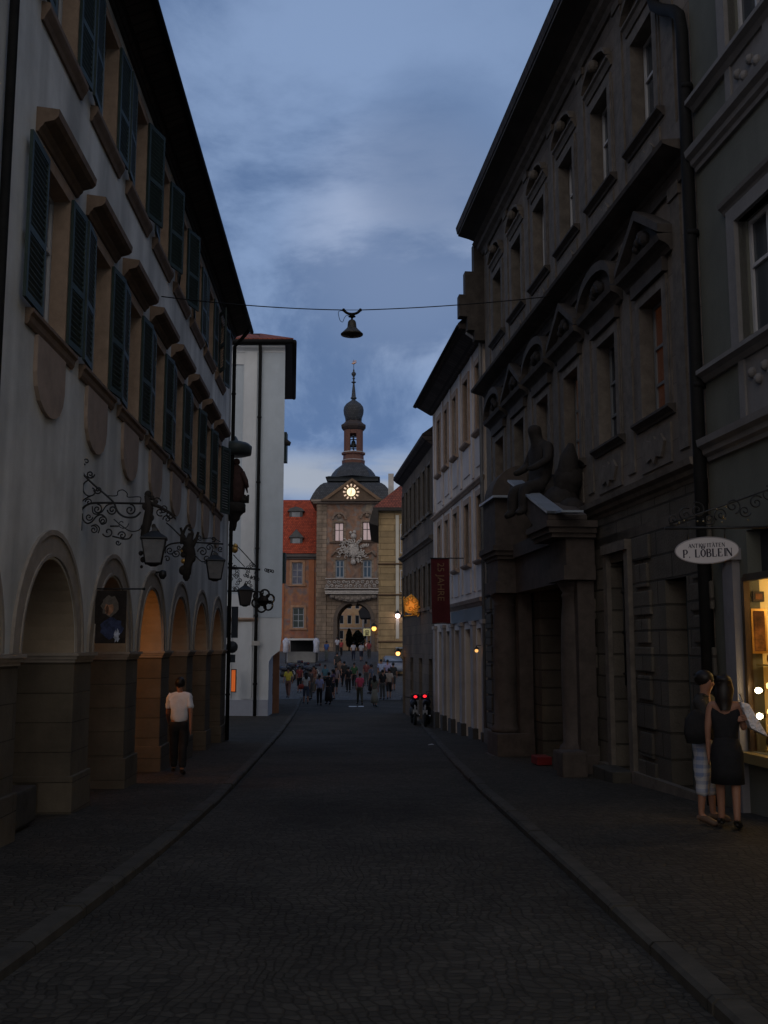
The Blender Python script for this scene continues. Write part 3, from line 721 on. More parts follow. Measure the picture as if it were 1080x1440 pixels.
def person(key, loc, rz, label, shirt, trou, hair=hair_dark, group=None, skirt=None, scale=1):
    r = empty('person', loc, label, 'person', group, rz); r.scale = (scale,)*3
    J, h, parts = POSES[key]
    for n, me, m in parts:
        o = link(n, me, m, r)
        set_mat(o, {'shirt': shirt, 'trousers': trou, 'hair': hair}.get(n, m))
    if skirt:
        q = MB(); p = J['pelvis']; q.lathe((0, 0, 0), [(.13, .5*h*.98+.1), (.17, .5*h*.9), (.21, .5*h*.6), (.23, skirt*h)], 14, 1, .8); 
        q.build('skirt', trou, r)
    return r
def ground_px(px, py, off=.0):
    dx, dy, dz = ray(px, py)
    lo, hi = 3., 130.
    f = lambda Y: H+Y/dy*dz-(gz(Y)+off)
    Y = 3.
    while Y < 128 and f(Y) > 0: Y += .05
    return Vector((Y/dy*dx, Y, gz(Y)+off))

# man in the white shirt, walking away on the left pavement
h = 1.67; J = joints(h, .42, ((14, 38), (-16, 12)), 0, 1.0)
wp = Vector((-3.60, 18.2, gz(18.2)+.1))
r = empty('person', wp, 'person in a white short sleeved shirt and black trousers walking away beside the left arcade', 'person', None, .12)
link('body', body_mesh(J, h, fingers=True, face=True), skin, r); link('shirt', wrinkle(shirt_mesh(J, h, .62, 1.10, low=J['pelvis']-Vector((0, 0, .02))), .014), cloth_white, r)
link('trousers', wrinkle(trousers_mesh(J, h, 1.0, 1.06), .012), cloth_black, r); link('hair', wrinkle(hair_mesh(J, h), .008, 30), hair_dark, r); link('shoes', shoes_mesh(J, h), shoe_m, r)

# couple by the shop window
h = 1.69; J = joints(h, .10, ((10, 25), (28, 70)), .05, 1.0, (.0, .0))
cp = Vector((3.66, 11.85, gz(11.85)+.095))
r = empty('person', cp, 'person with short dark hair in checked knee length shorts by the shop window', 'person', None, -2.2)
link('body', body_mesh(J, h, fingers=True, face=True), skin, r)
link('shirt', wrinkle(shirt_mesh(J, h, .62, 1.10, low=J['pelvis']-Vector((0, 0, .04))), .014), cloth('charcoal', (.022, .021, .021)), r)
link('hair', wrinkle(hair_mesh(J, h), .008, 30), hair_dark, r); link('shoes', shoes_mesh(J, h), mat('sandal', (.10, .06, .04), rough=.6), r)
plaid = mat('plaid_cotton', (.5, .5, .5), var=.1, scale=9)
nt = plaid.node_tree; tcn = nt.nodes.new('ShaderNodeTexCoord'); spn = nt.nodes.new('ShaderNodeSeparateXYZ'); nt.links.new(tcn.outputs['Object'], spn.inputs[0])
outs = []
for ax, fq in (('X', 75), ('Z', 70)):
    mlt = nt.nodes.new('ShaderNodeMath'); mlt.operation = 'MULTIPLY'; mlt.inputs[1].default_value = fq; nt.links.new(spn.outputs[ax], mlt.inputs[0])
    sn = nt.nodes.new('ShaderNodeMath'); sn.operation = 'SINE'; nt.links.new(mlt.outputs[0], sn.inputs[0])
    gt_ = nt.nodes.new('ShaderNodeMath'); gt_.operation = 'GREATER_THAN'; gt_.inputs[1].default_value = .1; nt.links.new(sn.outputs[0], gt_.inputs[0]); outs.append(gt_.outputs[0])
ad = nt.nodes.new('ShaderNodeMath'); ad.operation = 'ADD'; nt.links.new(outs[0], ad.inputs[0]); nt.links.new(outs[1], ad.inputs[1])
hv = nt.nodes.new('ShaderNodeMath'); hv.operation = 'MULTIPLY'; hv.inputs[1].default_value = .5; nt.links.new(ad.outputs[0], hv.inputs[0])
rp = nt.nodes.new('ShaderNodeValToRGB'); rp.color_ramp.elements[0].color = (.40, .40, .42, 1); rp.color_ramp.elements[1].color = (.16, .20, .32, 1); nt.links.new(hv.outputs[0], rp.inputs[0])
nt.links.new(rp.outputs[0], nt.nodes['Principled BSDF'].inputs['Base Color'])
link('shorts', wrinkle(trousers_mesh(J, h, .75, 1.16), .012), plaid, r)

h = 1.65; J = joints(h, .16, ((-6, 12), (14, 95)), .02, .92, (.0, .12))
cp2 = Vector((3.79, 11.5, gz(11.5)+.095))
r = empty('person', cp2, 'person with long dark hair in sleeveless black clothes before the shop window', 'person', None, -.35)
link('body', body_mesh(J, h, True, True, True), skin, r)
link('shirt', shirt_mesh(J, h, .0, 1.02, female=True), cloth_black, r)
q = MB(); q.lathe((0, 0, 0), [(.115, .60*h), (.15, .54*h), (.17, .48*h), (.165, .38*h), (.17, .29*h)], 16, 1.05, .85); q.build('skirt', cloth_black, r)
link('hair', wrinkle(hair_mesh(J, h, 'long'), .02, 14), hair_dark, r); link('shoes', shoes_mesh(J, h), shoe_m, r)
# white bag on her arm, dark shoulder bag
bgp = at(1050, 1008, 11.4)
bag = empty('shopping_bag', bgp, 'crumpled white carrier bag carried by the woman at the shop window', 'bag')
q = MB(); q.add([(-.08, -.04, .17), (.03, -.03, .14), (.03, .04, .14), (-.08, .04, .17), (.02, -.07, -.12), (.22, -.05, -.22), (.22, .08, -.22), (.02, .07, -.12), (.10, -.09, .0), (.10, .09, 0)],
              [(0, 1, 2, 3), (0, 4, 5, 1), (2, 6, 7, 3), (4, 7, 6, 5), (1, 5, 6, 2), (0, 3, 7, 4)])
q.build('bag_body', mat('carrier_plastic', (.62, .62, .66), rough=.45, var=.15, scale=14, bump=1, bscale=18, bump_d=.05), bag, bevel=.02)
q = MB(); q.tube([(-.06, -.03, .16), (-.08, -.01, .24), (-.06, .02, .25), (-.02, .03, .15)], .008, 5); q.build('handle', mat('handle_plastic', (.5, .5, .52)), bag)
hb = MB(org=at(980, 1022, 11.6)); hb.lathe(at(980, 1022, 11.6), [(.02, -.19), (.12, -.18), (.15, -.05), (.13, .08), (.08, .15), (.02, .19)], 14, 1, .5)
tag(hb.build('shoulder_bag', cloth_black), 'large black shoulder bag hanging between the couple at the shop window', 'bag')

# people farther down the street
C_ = cloth
crowd = [
 ('walk', 405, 984, 3.0, 'person in a bright yellow t-shirt walking near the white house corner', C_('yellow', (.55, .42, .05)), C_('khaki', (.16, .08, .06))),
 ('stand', 385, 999, -1.3, 'person in a deep blue shirt standing at the foot of the white house corner', C_('blue', (.05, .06, .28)), C_('navy', (.02, .025, .05))),
 ('girl', 430, 990, .3, 'person in a white top carrying a red shoulder bag, left of the street centre', C_('offwhite', (.42, .42, .42)), C_('jeans', (.04, .05, .08))),
 ('stand', 449, 992, .1, 'person in a light blue checked shirt with dark trousers seen from behind', C_('checkblue', (.22, .24, .40)), cloth_black),
 ('camera', 462, 991, .5, 'person dressed all in black beside the light blue checked shirt', cloth_black, cloth_black),
 ('walk', 506, 991, .2, 'person in a bright pink top walking down the middle of the street', C_('pink', (.50, .07, .12)), C_('olive', (.05, .05, .035))),
 ('girl', 527, 994, -.2, 'person in a long pale grey green dress right of the pink top', C_('sage', (.13, .14, .12)), C_('pale_sage', (.22, .22, .19))),
 ('stand', 538, 984, .4, 'person in a dark top next to the taller white shirted person', cloth_black, C_('greyd', (.05, .05, .05))),
 ('walk2', 547, 983, .1, 'person in a beige top and black trousers near the right kerb', C_('beige', (.32, .27, .23)), cloth_black),
 ('stand', 441, 975, 2.5, 'person in a rust brown top behind the light blue checked shirt', C_('rust', (.20, .08, .05)), C_('taupe', (.10, .09, .07))),
 ('girl', 421, 974, 3.2, 'person in a dark red top behind the white top with the red bag', C_('wine', (.16, .03, .03)), cloth_black),
 ('stand', 457, 972, 3.0, 'person in a muted turquoise top in the group left of centre', C_('teal', (.06, .13, .16)), C_('greyd', (.05, .05, .05))),
 ('walk2', 472, 976, 3.3, 'person in a dusty grey top standing just left of the street centre', C_('dusty', (.17, .13, .14)), cloth_black),
 ('stand', 490, 974, .3, 'person in black, hunched group member left of the pink top', cloth_black, cloth_black),
 ('walk', 498, 968, 3.1, 'person in a dark green top behind the pink top', C_('green', (.03, .07, .03)), cloth_black),
 ('stand', 515, 965, .2, 'person in a maroon top above the centre of the crowd', C_('maroon', (.14, .04, .04)), C_('greyd', (.05, .05, .05))),
 ('walk2', 478, 962, 3.0, 'person in brown with a pale hat far left of the street centre', C_('brown', (.13, .08, .06)), cloth_black),
 ('stand', 536, 966, 3.1, 'person in a pale blue top near the yellow house', C_('paleblue', (.28, .32, .45)), C_('greyd', (.05, .05, .05))),
 ('walk', 545, 964, 3.0, 'person in a lilac top beside the pale blue one near the yellow house', C_('lilac', (.28, .25, .38)), cloth_black),
 ('walk', 497, 929, .1, 'person in a white top on the ramp, left of the pair below the arch', C_('white2', (.5, .5, .56)), C_('navy', (.02, .025, .05))),
 ('walk2', 508, 930, .1, 'person in a pale top on the ramp, right of the pair below the arch', C_('white3', (.42, .44, .5)), C_('navy', (.02, .025, .05))),
 ('stand', 459, 930, 2.8, 'person in a bright blue top and grey trousers at the foot of the gate tower', C_('bright_blue', (.06, .12, .34)), C_('grey', (.13, .15, .15))),
 ('stand', 474, 921, .5, 'person in a white and blue top at the left jamb of the gate arch', C_('white2', (.5, .5, .56)), C_('greyd', (.05, .05, .05))),
 ('stand', 480, 923, 2.5, 'person in a red top just right of the left jamb of the gate arch', C_('red', (.36, .05, .05)), cloth_black),
 ('stand', 519, 927, 3.0, 'person in a faded red top in front of the round road sign', C_('fadedred', (.30, .06, .07)), C_('greyd', (.05, .05, .05))),
 ('walk', 474, 950, .1, 'person in dark clothes alone in the middle of the ramp', C_('darkgrey', (.03, .03, .03)), cloth_black),
 ('stand', 436, 984, 1.0, 'person in a dark brown top just right of the white top with the red bag', C_('darkbrown', (.06, .04, .03)), C_('greyd', (.05, .05, .05))),
 ('girl', 468, 984, 2.0, 'person in a dark violet top right of the person all in black', C_('violet', (.07, .04, .08)), cloth_black),
 ('walk', 484, 966, .2, 'person in a charcoal top in the distance left of the maroon top', C_('charcoal', (.035, .034, .034)), cloth_black),
 ('stand', 522, 976, 1.2, 'person in a dark blue grey top behind the pale green dress', C_('bluegrey', (.07, .08, .11)), cloth_black),
 ('walk2', 553, 972, .1, 'person in a dark grey top walking by the dark house', C_('darkgrey', (.03, .03, .03)), C_('greyd', (.05, .05, .05))),
]
for key, px, py, rz, lab, s_, t_ in crowd:
    p = ground_px(px, py)
    if p.y < 60 and (p.x < KL(p.y) or p.x > KR(p.y)): p.z += .118
    person(key, p, rz, lab, s_, t_, group='people strolling down the street', skirt=.12 if 'dress' in lab else None, scale=random.uniform(.92, 1.06))
rb = MB(org=ground_px(430, 990)+Vector((-.25, -.05, .95))); rb.lathe(rb.o, [(.02, -.15), (.15, -.14), (.16, .05), (.1, .12), (.01, .13)], 10, 1, .5)
tag(rb.build('shoulder_bag', C_('bag_red', (.28, .05, .04))), 'red shoulder bag of the person in the white top', 'bag')

# ------------------------------------------------------------------ corner statue of the arcaded house
st = empty('corner_statue', P(29.35, .12, 5.3), 'robed statue on a console under a canopy at the far corner of the arcade', 'statue')
oo = st.location
q = MB(org=oo); c_ = P(29.35, .14, 0)
q.lathe(c_+Vector((0, 0, 5.55)), [(.05, -.55), (.09, -.42), (.10, -.3), (.18, -.22), (.2, -.12), (.30, -.02), (.34, .0), (.34, .22), (.30, .26)], 12); q.build('console', statue_dark, st)
q = MB(org=oo)
for a in range(6): q.tube([c_+Vector((.2+.04*a, -.1, 5.8)), c_+Vector((.28+.03*a, -.12, 5.98+.03*(a % 3)))], [.05, .03], 6)
q.build('clouds', statue_dark, st)
q = MB(org=oo)
q.lathe(c_+Vector((0.05, 0, 0)), [(.16, 5.8), (.26, 5.9), (.25, 6.1), (.28, 6.35), (.25, 6.6), (.20, 6.8), (.12, 6.9), (.06, 6.95)], 12, 1, .9)
q.ball(c_+Vector((.05, 0, 7.03)), .105, 10); q.tube([c_+Vector((.22, -.1, 6.7)), c_+Vector((.34, -.12, 6.45)), c_+Vector((.40, -.14, 6.25))], [.09, .08, .05], 8)
q.tube([c_+Vector((.30, -.1, 6.5)), c_+Vector((.40, -.1, 6.1))], [.07, .02], 6)
q.build('figure', mat('robe_paint', (.055, .028, .025), var=.4, scale=6, bump=.5), st)
q = MB(org=oo); q.lathe(c_+Vector((0, 0, 7.2)), [(.3, 0), (.48, .05), (.5, .28), (.4, .38), (.1, .46), (.02, .6)], 12); q.build('canopy', mat('canopy_metal', (.035, .045, .045), rough=.5), st)

# ------------------------------------------------------------------ street lamp on the cross wire
Yl = 20.0
wA = P(17.9, 0, 8.0); RF = Frame(28.3, 2.91, -.105, 'R'); wB = RF.P(20.2, 0, 8.86); wM = at(495, 438, Yl)
lampw = empty('wire_street_lamp', wM, 'dark bell shaped street lamp hanging on a wire across the street', 'street lamp')
q = MB(org=wM)
def sag(a, b, s, n=14): return [a+(b-a)*(i/n)-Vector((0, 0, 4*s*(i/n)*(1-i/n))) for i in range(n+1)]
ml, mr = wM+Vector((-.17, 0, .03)), wM+Vector((.17, 0, .03))
q.tube(sag(wA, ml, .05), .011, 5); q.tube(sag(mr, wB, .05), .011, 5); q.tube([ml, mr], .007, 5)
q.tube([wM+Vector(v) for v in cm([(-.17, 0, .02), (-.27, 0, .0), (-.27, 0, -.09), (-.24, 0, -.19), (-.19, 0, -.22), (-.16, 0, -.15), (-.12, 0, -.09), (-.06, 0, -.08)])], .006, 5)
q.build('wire', pipe_dark, lampw)
q = MB(org=wM)
q.tube([wM+Vector(v) for v in cm([(-.17, 0, .03), (-.12, 0, -.02), (-.05, 0, -.05), (.05, 0, -.05), (.12, 0, -.02), (.17, 0, .03)])], .028, 8)
q.ball(wM+Vector((-.17, 0, .03)), .035, 8); q.ball(wM+Vector((.17, 0, .03)), .035, 8)
q.lathe(wM+Vector((0, 0, -.13)), [(.03, 0), (.08, .02), (.05, .04), (.07, .06), (.03, .085)], 12); q.tube([wM+Vector((0, 0, -.05)), wM+Vector((0, 0, -.18))], .022, 8)
q.build('mount', pipe_dark, lampw)
q = MB(org=wM); q.lathe(wM, [(.0, -.55), (.02, -.555), (.05, -.53), (.13, -.51), (.225, -.495), (.228, -.475), (.19, -.44), (.13, -.38), (.095, -.34), (.085, -.25), (.08, -.22), (.055, -.185), (.02, -.17)], 24)
q.build('lamp_shade', mat('shade_metal', (.05, .045, .035), rough=.5, var=.2), lampw)

# ------------------------------------------------------------------ white corner house
WF = Front(45.5); P = WF.P; O = Vector((-6, 45.5, gz(45.5)))
wh = empty('white_corner_house', O, 'tall white corner house with dark downpipe, beyond the arcaded house on the left', 'house')
xR = -4.55; zt = 15.4
w = MB(P, O)
wall_sheet(w, -14, xR, 2.9, zt, [(-9.5, -6.45, 4.0, 14.55)], (), .06)
w.quad([(-14, 0, -2), (-5.1, 0, -2), (-5.1, 0, 2.9), (-14, 0, 2.9)])
w.add([(-5.1, 0, 1.0), (-4.95, 0, 1.25), (-4.62, 0, 1.5), (-4.55, 0, 2.2), (-4.55, 0, 2.9), (-5.1, 0, 2.9)], [(0, 1, 2, 3, 4, 5)])
w.quad([(xR, 0, 2.0), (-5.65, -10, 2.0), (-5.65, -10, zt), (xR, 0, zt)]); w.quad([(-5.1, 0, -2), (-5.1, -1.6, -2), (-5.1, -1.6, 2), (-5.1, 0, 2.)])
w.quad([(-14, 0, -2), (-14, -10, -2), (-14, -10, zt), (-14, 0, zt)]); w.quad([(-14, -10, -2), (-5.65, -10, -2), (-5.65, -10, zt), (-14, -10, zt)])
w.quad([(-5.1, 0, 1.0), (-4.55, 0, 2.), (-5.65, -10, 2.), (-6.1, -10, 1.)])
w.build('wall', white_front, wh)
q = MB(P, O); q.quad([(-9.5, -.055, 4.0), (-6.45, -.055, 4.0), (-6.45, -.055, 14.55), (-9.5, -.055, 14.55)]); q.build('wall_panel', white_panel, wh)
q = MB(P, O); q.box(-5.8, xR, .003, .02, 2.95, zt-.3); q.build('side_panel', white_panel, wh)
q = MB(P, O); q.box(-6.4, -5.82, .003, .06, 2.95, zt-.3); q.build('pilaster', white_front, wh)
q = MB(P, O); q.box(-6.3, -5.85, .003, .05, -.6, 2.75); q.box(-7.1, -6.75, .003, .05, -.6, 2.75); q.build('pilaster', white_front, wh)
q = MB(P, O); q.box(-14, -5.1, .003, .09, -2, -.65); q.build('plinth', mat('plinth_blue', (.32, .34, .40), var=.1), wh)
q = MB(P, O); cornice(q, -14, -5.6, 2.78, [(.05, 0), (.08, .05), (.14, .09), (.14, .15), (.02, .18)]); q.build('string_course', cream_trim, wh)
q = MB(P, O); cornice(q, -14, xR, zt-.3, [(.03, 0), (.05, .08), (.12, .14), (.22, .2), (.24, .3), (.02, .34)]); q.build('cornice', white_front, wh)
q = MB(P, O); e1 = -4.15
q.add([(-14, .32, zt+.05), (e1, .32, zt+.05), (e1, .32, zt+.3), (-14, .32, zt+.3), (-9.8, -5, zt+2.2), (-6.3, -5, zt+2.2), (e1-.95, -10.3, zt+.05), (e1-.95, -10.3, zt+.3), (-14, -10.3, zt+.05), (-14, -10.3, zt+.3)],
      [(0, 1, 2, 3), (3, 2, 5, 4), (1, 6, 7, 2), (2, 7, 5), (6, 8, 9, 7), (7, 9, 4, 5), (8, 0, 3, 9), (9, 3, 4), (0, 8, 6, 1)])
q.build('roof', tile_red, wh)
q = MB(P, O); q.tube([(-14, .4, zt+.12), (e1, .4, zt+.12)], .11, 8, raw=False); q.tube([(e1+.05, .4, zt+.1), (e1-.9, -10.2, zt+.1)], .11, 8, raw=False); q.build('gutter', pipe_dark, wh)
q = MB(P, O); q.quad([(-14, .3, zt+.04), (e1, .3, zt+.04), (e1-.9, -10, zt+.04), (-14, -10, zt+.04)]); q.build('soffit', wood_dark, wh)
q = MB(P, O); q.tube([(-5.68, .32, zt+.1), (-5.68, .12, zt-.4), (-5.68, .12, 3), (-5.68, .12, gz(45.5))], .075, 8, raw=False)
for z in (12, 9, 6, 3, 0): q.tube([(-5.68, .12, z), (-5.68, .12, z+.08)], .1, 8, raw=False)
q.build('downpipe', pipe_dark, wh)
q = MB(P, O); q.box(-5.85, -5.5, .16, .2, 1.72, 1.92); q.build('number_plate', mat('plate_grey', (.4, .38, .36)), wh)
for z0, z1 in ((10.3, 11.7), (4.6, 6.0)):
    for yy in (1.5,):
        q = MB(P, O); q.box(-4.6-yy*.11, -4.42-yy*.11, -yy-.6, -yy, z0, z1); q.build('shutter', shutter_green, wh)
q = MB(P, O); q.tube([(-4.62, -.9, 11.1), (-4.35, -.9, 11.0)], [.2, .1], 6, raw=False); q.build('flower_box', wood_dark, wh)
q = MB(P, O); q.quad([(-5.6, -1.6, -2), (-5.1, -1.6, -2), (-5.1, -1.6, 2), (-5.6, -1.6, 2)]); q.quad([(-5.1, -1.7, -2), (-4.83, -2.0, -2), (-4.83, -2.0, 1.45), (-5.1, -1.7, 1.45)]); q.build('doorway_wall', mat('warm_lit_plaster', (.26, .12, .06), var=.2), wh)  # warm light on the recessed wall is put into its orange colour
q = MB(P, O); q.tube([(-8.0, -.5, zt+.75), (-7.6, -.5, zt+.9), (-5.9, -1.2, zt+.95), (-5.9, -1.2, zt+.6)], .025, 5, raw=False); q.build('snow_guard', iron, wh)
# soft warm light of the hidden shop beyond the arcade corner
gl = empty('shop_light_box', Vector((-6.55, 44.9, .2)), 'narrow glowing orange shop light just beyond the far corner of the arcade', 'light')
q = MB(); q.box(-.11, .11, -.08, .08, -.5, .5); q.build('housing', iron, gl)
q = MB(); q.box(-.085, .085, -.1, -.085, -.46, .46); q.build('glowing_face', emis('shop_glow', (1, .20, .04), .22), gl)

# traffic signs on a post at the corner
tp = Vector((at(322.5, 900, 34.0).x, 34.0, gz(34)+.12))
ts = empty('sign_post', tp, 'grey post carrying dark traffic signs seen from behind at the far end of the arcade', 'sign')
q = MB(); q.tube([(0, 0, 0), (0, 0, at(322, 848, 34).z-tp.z+.1)], .035, 8); q.build('post', mat('zinc_post', (.30, .31, .33), rough=.5, metal=.4), ts)
z0 = at(322, 897, 34).z-tp.z; z1 = at(322, 852, 34).z-tp.z
q = MB(); q.box(-.18, -.06, .04, .07, z0, z1).box(.05, .27, .04, .07, z0, z1-.02); q.build('sign_board', mat('sign_back', (.04, .045, .05), rough=.5), ts)
q = MB(); zc = at(322, 910, 34).z-tp.z; q.tube([(.08, .04, zc), (.08, .07, zc)], .2, 18); q.build('round_sign', MATS['sign_back'], ts)
q = MB(); zc = at(322, 926, 34).z-tp.z; q.box(.04, .2, .04, .07, zc-.13, zc+.13); q.build('small_sign', MATS['sign_back'], ts)

# ------------------------------------------------------------------ right: baroque palace
P = RF.P; O = RF.P(21, 0, gz(21))
pal = empty('stone_palace', O, 'large dark brown baroque stone palace with pedimented windows on the right side', 'palace')
T0, T1 = 13.75, 28.35
PC = [15.55+2.2*k for k in range(6)]
ZC1, ZC2, ZE = 4.1, 8.95, 13.25
rects = [(c-.5, c+.5, 5.25, 7.15) for c in PC]+[(c-.5, c+.5, 9.95, 11.75) for c in PC]
rects += [(16.9, 17.75, -2, 3.1), (14.5, 15.3, -2, 2.65), (20.6, 22.6, -2, 3.0)]
w = MB(P, O); wall_sheet(w, T0, T1, 3.95, ZE+.2, rects, (), .3)
w.quad([(T0, 0, -2), (T0, -12, -2), (T0, -12, ZE+.2), (T0, 0, ZE+.2)]); w.quad([(T1, 0, -2), (T1, -12, -2), (T1, -12, ZE+.2), (T1, 0, ZE+.2)])
w.quad([(T0, -12, -2), (T1, -12, -2), (T1, -12, ZE+.2), (T0, -12, ZE+.2)]); w.build('wall', palace_stone, pal)
w = MB(P, O); wall_sheet(w, T0, T1, -2, 3.95, [r_ for r_ in rects if r_[2] < 0], (), .45, d=.05); w.quad([(T1, 0, -2), (T1, .05, -2), (T1, .05, 3.95), (T1, 0, 3.95)])
w.quad([(T0, 0, 3.95), (T1, 0, 3.95), (T1, .05, 3.95), (T0, .05, 3.95)])
w.build('ground_floor_wall', palace_rustic, pal)
glow1 = mat('palace_pane_glow', (.05, .035, .03), rough=.15, var=.5, scale=5, emit=(1, .30, .12), estr=.012)
glow2 = mat('palace_pane_glow2', (.05, .035, .03), rough=.15, var=.5, scale=5, emit=(1, .36, .10), estr=.022)
glow_sky = mat('palace_pane', (.05, .06, .07), rough=.08, var=.05, spec=.7)
for i, c in enumerate(PC):
    window(P, O, pal, c-.5, c+.5, 5.25, 7.15, -.2, fm=wood_grey, gm=[glow1, glass_dark, glow2, glow1, glass_dark, glow2][i], trans=(.3, .62))
    window(P, O, pal, c-.5, c+.5, 9.95, 11.75, -.2, fm=wood_white, gm=glow_sky, trans=(.62,))
    for z0, z1, top in ((5.25, 7.15, 1), (9.95, 11.75, 2)):
        s = MB(P, O); s.box(c-.66, c-.485, -.18, .04, z0, z1+.16).box(c+.485, c+.66, -.18, .04, z0, z1+.16).box(c-.485, c+.485, -.18, .04, z1-.015, z1+.16)
        s.box(c-.72, c-.66, -.02, .02, z0, z1).box(c+.66, c+.72, -.02, .02, z0, z1)
        s.build('window_surround', palace_trim, pal)
        s = MB(P, O); cornice(s, c-.8, c+.8, z0-.15, [(.03, 0), (.05, .04), (.09, .07), (.13, .1), (.13, .14), (.02, .15)]); s.build('sill', dark_stone, pal)
        # apron with raised panel
        s = MB(P, O); s.box(c-.62, c+.62, -.01, .03, z0-.85, z0-.25)
        s.prism([(c-.45, z0-.5), (c-.3, z0-.36), (c-.1, z0-.42), (c, z0-.34), (c+.1, z0-.42), (c+.3, z0-.36), (c+.45, z0-.5), (c+.3, z0-.72), (c+.1, z0-.68), (c, z0-.78), (c-.1, z0-.68), (c-.3, z0-.72)], .02, .07)
        s.build('apron', palace_trim, pal)
    # first floor: heavy alternating pediments
    s = MB(P, O); cornice(s, c-.98, c+.98, 7.55, [(.06, 0), (.09, .06), (.15, .11), (.24, .15), (.27, .24), (.02, .27)])
    s.box(c-.7, c+.7, -.01, .1, 7.33, 7.55)
    if i % 2 == 0:
        s.prism([(c-.98, 7.82), (c, 8.42), (c+.98, 7.82), (c+.98, 7.95), (c, 8.58), (c-.98, 7.95)], -.01, .26); s.prism([(c-.8, 7.82), (c+.8, 7.82), (c, 8.4)], -.01, .12)
    else:
        ar = [(c-.98*cos(pi*k/12), 7.82+.5*sin(pi*k/12)) for k in range(13)]; ar2 = [(c-.98*cos(pi*k/12), 7.96+.54*sin(pi*k/12)) for k in range(13)]
        s.prism(ar+ar2[::-1], -.01, .26); s.prism(ar, -.01, .12)
    s.build('pediment', dark_stone, pal)
    s = MB(P, O)
    for k in range(5): s.ball(P(c+(k-2)*.1, .14, 8.02+.07*(2-abs(k-2))), random.uniform(.08, .12), 7)
    s.build('carved_ornament', statue_dark, pal)
    # second floor: small eared hoods
    s = MB(P, O); cornice(s, c-.72, c+.72, 12.02, [(.03, 0), (.05, .05), (.07, .1), (.11, .13), (.11, .17), (.02, .19)])
    ar = [(c-.7+1.4*k/12, 12.22+.3*sin(pi*k/12)**.6) for k in range(13)]; ar2 = [(c-.7+1.4*k/12, 12.28+.32*sin(pi*k/12)**.6) for k in range(13)]
    s.prism(ar+ar2[::-1], -.01, .14); s.ball(P(c, .12, 12.4), .12, 8); s.build('pediment', palace_trim, pal)
    # pilaster strips between windows
for c in [14.45]+[(a+b)/2 for a, b in zip(PC, PC[1:])]+[27.75]:
    s = MB(P, O)
    s.box(c-.17, c+.17, -.01, .03, 4.5, 8.3).box(c-.2, c+.2, -.01, .06, 8.3, 8.5)
    s.box(c-.17, c+.17, -.01, .03, 9.4, 12.8).box(c-.2, c+.2, -.01, .06, 12.8, 13.0)
    s.build('pilaster', palace_trim, pal)
s = MB(P, O); cornice(s, T0, T1, ZC1-.15, corn(1.0, .9)); s.build('lower_cornice', palace_trim, pal)
s = MB(P, O); s.box(T0+.1, T1, -.01, .05, 8.45, 8.7); cornice(s, T0+.1, T1, ZC2-.25, [(.06, 0), (.1, .05), (.3, .1), (.42, .14), (.44, .2), (.02, .24)]); s.build('middle_cornice', dark_stone, pal)
s = MB(P, O); s.box(T0+.1, T1, -.01, .03, 8.97, 9.4); s.build('parapet_band', palace_smooth, pal)
s = MB(P, O); s.box(T0, T1, -.01, .05, 3.45, 3.6); s.build('string_course', palace_trim, pal)
s = MB(P, O); cornice(s, T0, T1, ZE-.3, [(.05, 0), (.1, .08), (.2, .14), (.22, .24), (.35, .3), (.02, .42)]); s.build('eaves_cornice', palace_trim, pal)
s = MB(P, O); s.prof([(-.02, ZE+.21), (.82, ZE+.215), (.86, ZE+.4), (-6, ZE+7.5), (-12.5, ZE+.3)], T0-.1, T1-.2); s.build('roof', tile_dark, pal)
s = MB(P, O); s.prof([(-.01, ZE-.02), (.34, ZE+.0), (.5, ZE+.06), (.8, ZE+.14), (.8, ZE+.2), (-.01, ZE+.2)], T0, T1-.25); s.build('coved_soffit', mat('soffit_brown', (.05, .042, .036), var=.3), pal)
s = MB(P, O)                                   # stepped end of the party wall
for d, z0, z1 in ((.30, 12.45, 13.3), (.56, 11.75, 12.45), (.74, 11.1, 11.75), (.5, 10.7, 11.1), (.3, 10.4, 10.7)): s.box(T1+.0, T1+.32, -.3, d, z0, z1)
s.build('stepped_party_wall', dark_stone, pal)
# quoins at the far end and between the openings below
for tq in (13.95, 16.2, 19.0, 27.95):
    for k in range(11):
        z = -.95+k*.44; ww = .36 if k % 2 else .26
        if z < gz(tq)-.3 or z > 3.3: continue
        s = MB(P, O); s.box(tq-ww, tq+(ww if tq < 27 else .38), .045, .10, z+.02, z+.40); s.build('rusticated_block', palace_rustic, pal, bevel=.02)
# openings
q = MB(P, O); q.box(16.93, 17.72, -.36, -.3, .95, 3.08); q.build('window_dark', glass_dark, pal)
q = MB(P, O)
for k in range(6): q.tube([(17.0+k*.13, -.12, 1.0), (17.0+k*.13, -.12, 3.05)], .014, 5, raw=False)
for z in (1.2, 1.9, 2.6): q.tube([(16.9, -.12, z), (17.75, -.12, z)], .014, 5, raw=False)
q.build('window_grille', iron, pal)
q = MB(P, O); q.box(16.93, 17.72, -.36, -.26, -1.0, .9); q.box(17.28, 17.32, -.27, -.24, -1, .9); q.box(17.0, 17.22, -.27, -.24, -.4, .7); q.box(17.4, 17.64, -.27, -.24, -.4, .7); q.build('door', wood_dark, pal)
q = MB(P, O); q.box(16.7, 16.88, .045, .13, -1, 3.25).box(17.77, 17.95, .045, .13, -1, 3.25).box(16.7, 17.95, .045, .17, 3.25, 3.42); q.build('door_surround', palace_trim, pal)
